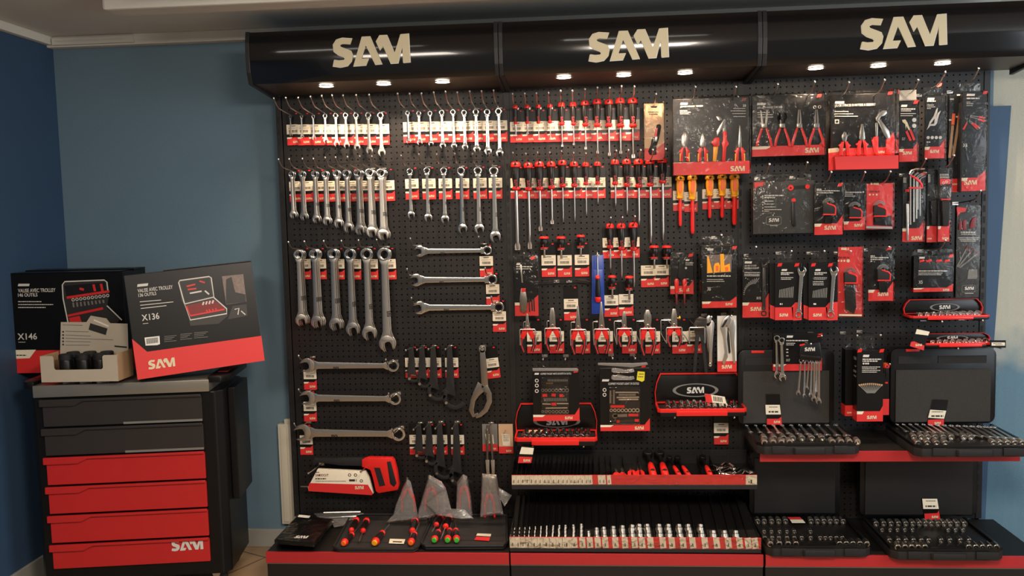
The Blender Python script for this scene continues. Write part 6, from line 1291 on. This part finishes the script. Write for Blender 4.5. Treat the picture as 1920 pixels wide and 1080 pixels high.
# tall T-key boxes
for k, (box, Y, lb) in enumerate((((1607, 657, 1656, 790), -.22, 'front tall black box with a fan of keys, standing out from the right bay'), ((1585, 655, 1604, 780), -.15, 'rear tall black box, partly behind the front tall box'))):
    P_ = Pack('key_set_box', lb, 'boxed tool set', box, Y, .055, group='tall key boxes')
    P_.band(771 if k == 0 else 760, 1650 if k == 0 else None, 760, side=1, corner=k == 0)
    if k == 0:
        P_.logo(1625, 785.5, 1643); P_.pill(1617.5, 665, 1630, 669.5); P_.lines([(1617, 673.5, 1652, 2.2), (1617, 677, 1645, 2)]); P_.rings('pictogram', 'print', [(1619, 681.5, 1.8), (1623.5, 681.5, 1.8), (1627.5, 681.5, 1.8)], fill=1); P_.lines([(1616, 688+3.2*j, 1650-(j % 2)*6, 1.3) for j in range(4)])
        P_.bars('printed_keys', 'grey', [[(1632+(j-5)*1.2, 737), (1632+(j-5.5)*3.9, 722-3*math.cos((j-5.5)/4))] for j in range(12)], .003, 2); P_.bars('printed_knobs', 'cardin', [[(1632+(j-5.5)*3.6, 724-3*math.cos((j-5.5)/4)), (1632+(j-5.5)*4.0, 721-3*math.cos((j-5.5)/4))] for j in range(12)], .006, 3)
        P_.tab(655, x=1650); P_.tab(655, x=1609)
        O('side_print', MB().box(-.0018, .012, P_.H*.62, -.001, .04, P_.H*.64).box(-.0018, .012, P_.H*.68, -.001, .045, P_.H*.71).box(-.0018, .012, P_.H*.76, -.001, .03, P_.H*.78).box(-.0018, .012, P_.H*.86, -.001, .04, P_.H*.90).mesh('side_print', 'grey', smooth=False), P_.o)
    else: P_.logo(1588, 775, 1596)
    O('hanger', MB().prism([(P_.W*.05, P_.H+.001), (P_.W*.75, P_.H+.001), (P_.W*.75, P_.H+.055), (P_.W*.05, P_.H+.055)], .03, .031).mesh('hanger', 'clearbox', smooth=False), P_.o)
    H3((1643, 1600)[k], 631, Y, (.27, .2)[k], f'hook of the {("front", "rear")[k]} tall key box', 0)
q = at(1661, 682, -.12); driver(q, .085, .028, .06, .006, 'orange and red capped screwdriver hanging behind the tall key boxes', None, 'x', (0, 0, 0), 'multi', 'orange')
P_ = Pack('blister_pack', 'red lower edge of a pack hidden behind the front tall key box', 'blister pack', (1653, 700, 1667, 778), -.13, .003); P_.band(748, corner=0)
H3(1662, 684, -.12, .16, 'hook of the orange and red capped screwdriver', 0)

# small red socket cases
redcase('socket_case', 1704, 1841, 560, 592, 1707.5, 1858, 591.5, 600, -.10, .09, 'small red rimmed socket case with an oval logo, right bay, upper of two', 9, .0135, (1771.5, 576, 21, 28, 7.5), sockpre='upper small red case', rings=1)
for j, (x, y) in enumerate(((1748, 604), (1822, 602))): hook(x, y, -.1, .2, f'{("left", "right")[j]} hook under the upper small red case', 'hooks under the red cases', bend=0)
redcase('socket_case', 1726, 1862, 624, 642, 1731, 1872, 643, 651, -.12, .09, 'small red rimmed socket case laid nearly flat, right bay, lower of two', 9, .0125, (1786, 634, 20, 30, 5), sockpre='lower small red case', rings=1)
for j, (x, y) in enumerate(((1777, 653), (1855, 652))): hook(x, y, -.1, .2, f'{("left", "right")[j]} hook under the lower small red case', 'hooks under the red cases', bend=0)
F_ = Face('price_ticket', 'slanting price ticket at the left end of the lower small red case', 'price ticket', frame(at(1716, 650, -.23))); F_.solid('card', 'blackcard', [(1719, 617), (1742, 623), (1732, 657), (1706, 648)], 0, .001); F_.poly('price_label', 'labelw', [(1719, 617), (1743, 622), (1740, 629), (1716, 626)], 1); F_.poly('red_band', 'redcard', [(1708, 641), (1714, 640), (1733, 648), (1732, 657), (1706, 649)], 1); F_.logo(1716, 649, 1728)
F_ = Face('price_ticket', 'grey price ticket sticking out at the right end of the lower small red case', 'price ticket', frame(at(1860, 650, -.225))); F_.solid('card', 'blackcard', [(1857, 638), (1886, 638), (1886, 652), (1857, 652)], 0, .001); F_.poly('price_label', 'labelw', [(1859, 642), (1884, 642), (1884, 648), (1859, 648)], 1); F_.lines([(1862, 644, 1878, 1.2), (1866, 646.5, 1880, 1)], 'ink', 2)

# ================= right bay shelf and the four big cases =================
zsh = at(1660, 846, -.34).z; XA, XB = at(1425, 850, -.34).x, at(1913, 855, -.34).x
t = T('shelf', 'black steel shelf with a red front edge across the right bay', 'shelf', (XA, -.34, zsh-.03))
O('shelf_board', MB().box(0, .006, 0, XB-XA, .336, .03).mesh('shelf_board', 'frame', .002, False), t); O('red_edge_strip', MB().box(0, 0, -.012, XB-XA, .0055, .0305).mesh('red_edge_strip', 'strip', .001, False), t)
for xx in (.004, XB-XA-.008): O('bracket', MB().prism([(.01, 0), (.336, 0), (.336, -.03), (.3, -.03)], xx, xx+.004).xf(Matrix(((0, 1, 0, 0), (1, 0, 0, 0), (0, 0, 1, 0), (0, 0, 0, 1)))).mesh('bracket', 'frame', smooth=False), t)
def bigcase(lb, xb0, xb1, ybk, xf0, xf1, yfr, lid, zs_, tagc, wrx, s_rows, nm, foam=1, wrY=None, lidm='foam', red=1):
    """open black case: base flat on the shelf at height zs_, lid upright behind it"""
    zt = zs_+.045; B0, B1 = atz(xb0, ybk, zt), atz(xb1, ybk, zt); F0_, F1_ = atz(xf0, yfr, zt), atz(xf1, yfr, zt)
    Yb, Yf = (B0.y+B1.y)/2, (F0_.y+F1_.y)/2; Yb = min(Yb, -.05); X0, X1 = (B0.x+F0_.x)/2, (B1.x+F1_.x)/2; W, D = X1-X0, Yb-Yf
    t = T('socket_case', lb, 'tool case', (X0, Yf, zs_+.001), 'large open black tool cases')
    c = .025; P = [(c, 0), (W-c, 0), (W, c), (W, D), (0, D), (0, c)]
    O('base_shell', MB().slab(P, .0, .034).mesh('base_shell', 'rubber', .004), t)
    rim = [(c, 0), (W-c, 0), (W, c), (W, D), (W-.012, D), (W-.012, c+.004), (W-c-.004, .012), (c+.004, .012), (.012, c+.004), (.012, D), (0, D), (0, c)]
    O('rim', MB().slab(rim, .034, .046).mesh('rim', 'blackcard', .002), t)
    O('moulded_insert', MB().slab([(.012, .016), (W-.012, .016), (W-.012, D-.004), (.012, D-.004)], .033, .037).mesh('moulded_insert', 'gunmetal', .001), t)
    O('carry_handle', MB().slab([(W*.36, -.012), (W*.64, -.012), (W*.66, .0), (W*.34, .0)], .004, .03).mesh('carry_handle', 'rubber', .004), t)
    O('handle_slot', MB().slab([(W*.36, .02), (W*.64, .02), (W*.62, .04), (W*.38, .04)], .0371, .0385).mesh('handle_slot', 'black', smooth=False), t)
    for f in (.2, .8): O('latch', MB().box(W*f-.025, -.006, .006, W*f+.025, .0, .036).mesh('latch', 'rubber', .002), t)
    l0, l1, ly0 = lid; H = at((l0+l1)/2, ly0, Yb+.01).z-zt; H = min(H, zsh-.07-zt) if zs_ < .3 else H; a0, a1 = at(l0, ybk, Yb).x-X0, at(l1, ybk, Yb).x-X0; r = .03
    L_ = O('lid', MB().prism([(x, z+.048) for x, z in rrect(a0, 0, a1, H, r)], D+.002, D+.04).mesh('lid', 'blackcard', .003), t)
    if foam:
        O('foam_panel', MB().box(a0+.02, D-.004, .056, a1-.022, D+.002, .048+H*.72).mesh('foam_panel', lidm, .002, False), L_)
        O('lid_recess', MB().box(a0+.03, D-.0005, .048+H*.80, a0+(a1-a0)*.38, D+.0015, .048+H*.90).box(a0+(a1-a0)*.45, D-.0005, .048+H*.80, a1-.04, D+.0015, .048+H*.90).mesh('lid_recess', 'rubber', smooth=False), L_)
        if red: O('red_latch', MB().box(a0+(a1-a0)*.14, D-.004, .048+H-.012, a0+(a1-a0)*.27, D+.006, .048+H-.002).mesh('red_latch', 'redgrip', .001), L_)
    else: O('foam_panel', MB().box(a0+.02, D-.004, .056, a1-.022, D+.002, .048+H*.9).mesh('foam_panel', 'frame', .002, False), L_)
    if wrx:
        for k, (x, y) in enumerate(wrx[0]):
            A = atz(x, y, zt+.0); B = atz(*wrx[1][k], zt+.0) if len(wrx) > 1 and isinstance(wrx[1], list) else None
            if A.y > Yb-.01: A.y = Yb-.014
            L = wrx[1]*(.75+.5*k/len(wrx[0])) if B is None else (A-B).length
            wrench((A.x, A.y, zt+.004), L, f'{ORD[k]} spanner from left lying in the {nm}', f'spanners lying in the {nm}', 0, (R(-90), 0, R(-2)), 1.0)
    n = 0
    for row, (pts, rr, nmr) in enumerate(s_rows):
        for k, (x, y) in enumerate(pts):
            A = atz(x, y, zt+.006); A.y = max(min(A.y, Yb-.03), Yf+.02)
            socket((A.x, A.y, zs_+.038+rr+.001), rr, rr*2.4, f'{ORD[k]} socket from left, {nmr}, {nm}', f'sockets in the {nm}', (R(12), 0, 0), 'satin' if foam else 'steel')
    CASEY.append(Yb-.008); return t, X0, Yf
CASEY = []
ev = lambda a, b, n, y0, y1=None: [(a+(b-a)*k/(n-1), y0+((y1 or y0)-y0)*k/(n-1)) for k in range(n)]
bigcase('open black socket case at the left end of the right bay shelf', 1392, 1570, 798, 1424, 1620, 832, (1384, 1564, 657), zsh, None, [ev(1400, 1567, 11, 800, 799), .16],
        [([(x/4.153+1370, 820) for x in (255, 330, 405, 478, 550, 625, 705)], .0125, 'back row'), ([(x/4.153+1370, 828.5) for x in (262, 330, 395, 458, 795, 862, 928, 990)], .0125, 'front row')], 'left shelf case')
bigcase('larger open black socket case at the right end of the shelf', 1669, 1866, 796, 1706, 1935, 836, (1669, 1866, 654), zsh, None, [ev(1679, 1862, 15, 796, 803), .17],
        [([(x/4+1640, 818) for x in (285, 340, 390, 445, 505, 565, 660, 712)], .0125, 'back row'), ([(x/4+1640, 829) for x in (315, 385, 455, 520, 880, 930, 985, 1040, 1095)], .0125, 'front row')], 'right shelf case')
bigcase('open black case on the base, below the left end of the shelf', 1410, 1585, 967, 1434, 1635, 1024, (1405, 1575, 845), .17, None, None,
        [([(1390+x/3.623, 975.5) for x in (105, 150, 200, 248, 295, 468, 512, 555, 598, 640, 685)], .0125, 'back row'), ([(1390+x/3.623, 994) for x in (150, 200, 255, 305, 355, 465)], .009, 'second row'), ([(1390+x/3.623, 1006) for x in (155, 205, 250, 305, 355, 405, 465, 530, 565, 600, 640, 680)], .010, 'third row'), ([(1390+x/3.623, 1017) for x in (192, 252, 312, 365, 660, 705, 750, 798, 845)], .0125, 'front row')], 'left base case', 0)
bigcase('open black case on the base at the far right, price card in its lid', 1622, 1818, 970, 1668, 1876, 1030, (1612, 1832, 845), .17, None, None,
        [([(1390+x/3.623, 980) for x in (908, 960, 1010, 1060, 1110, 1158, 1203, 1245, 1285, 1328, 1370, 1412, 1460, 1508)], .0125, 'back row'), ([(1390+x/3.623, 991) for x in (950, 1005, 1055, 1105, 1158, 1400, 1450, 1500)], .009, 'second row'), ([(1390+x/3.623, 1011) for x in (1000, 1060, 1110, 1163, 1215, 1265, 1350, 1410, 1480, 1540)], .011, 'third row'), ([(1390+x/3.623, 1023) for x in (1055, 1103, 1148, 1193, 1238, 1535, 1582, 1628, 1675, 1722)], .0125, 'front row')], 'right base case', 0)
def lean(pts, Y, lb, lab, red):
    F_ = Face('price_ticket', lb, 'price ticket', frame(at(*pts[0], Y))); F_.solid('card', 'blackcard', pts, 0, .001); F_.poly('price_label', 'labelw', lab, 1); F_.poly('red_band', 'redcard', red, 1)
    x = sum(p[0] for p in red)/len(red); F_.logo(x-3, max(p[1] for p in red)-3, x+9); xs = [p[0] for p in lab]; ys = [p[1] for p in lab]; F_.lines([(min(xs)+7, min(ys)+4, max(xs)-6, 1.4), (min(xs)+6, max(ys)-5, max(xs)-5, 3)], 'ink', 2)
lean([(1436, 739), (1462, 739), (1466, 796), (1439, 796)], CASEY[0], 'price card leaning in the lid of the left shelf case', [(1435, 759), (1462, 759), (1464, 777), (1436, 777)], [(1438, 785), (1460, 785), (1465, 781), (1466, 796), (1438, 796)])
lean([(1749, 749), (1778, 750), (1770, 798), (1739, 796)], CASEY[1], 'tilted price card leaning in the lid of the right shelf case', [(1744, 768), (1774, 770), (1770, 785), (1740, 783)], [(1740, 787), (1770, 786), (1769, 798), (1739, 796)])
lean([(1729, 934), (1757, 934), (1763, 974), (1734, 973)], CASEY[3], 'upright price card in the case at the far right of the base', [(1729, 935), (1757, 935), (1760, 954), (1731, 954)], [(1733, 963), (1757, 962), (1760, 957), (1763, 974), (1734, 974)])
q = atz(1492, 975, .225); t = T('price_ticket', 'small red and white ticket lying in the left base case', 'price ticket', q); slabpx('card', 'labelw', [(1485, 980), (1510, 980), (1505, 974), (1481, 974)], .2245, .001, t, q, 0); slabpx('red_strip', 'redcard', [(1480, 973), (1504, 973), (1500, 969.5), (1476, 969.5)], .2245, .001, t, q, 0)
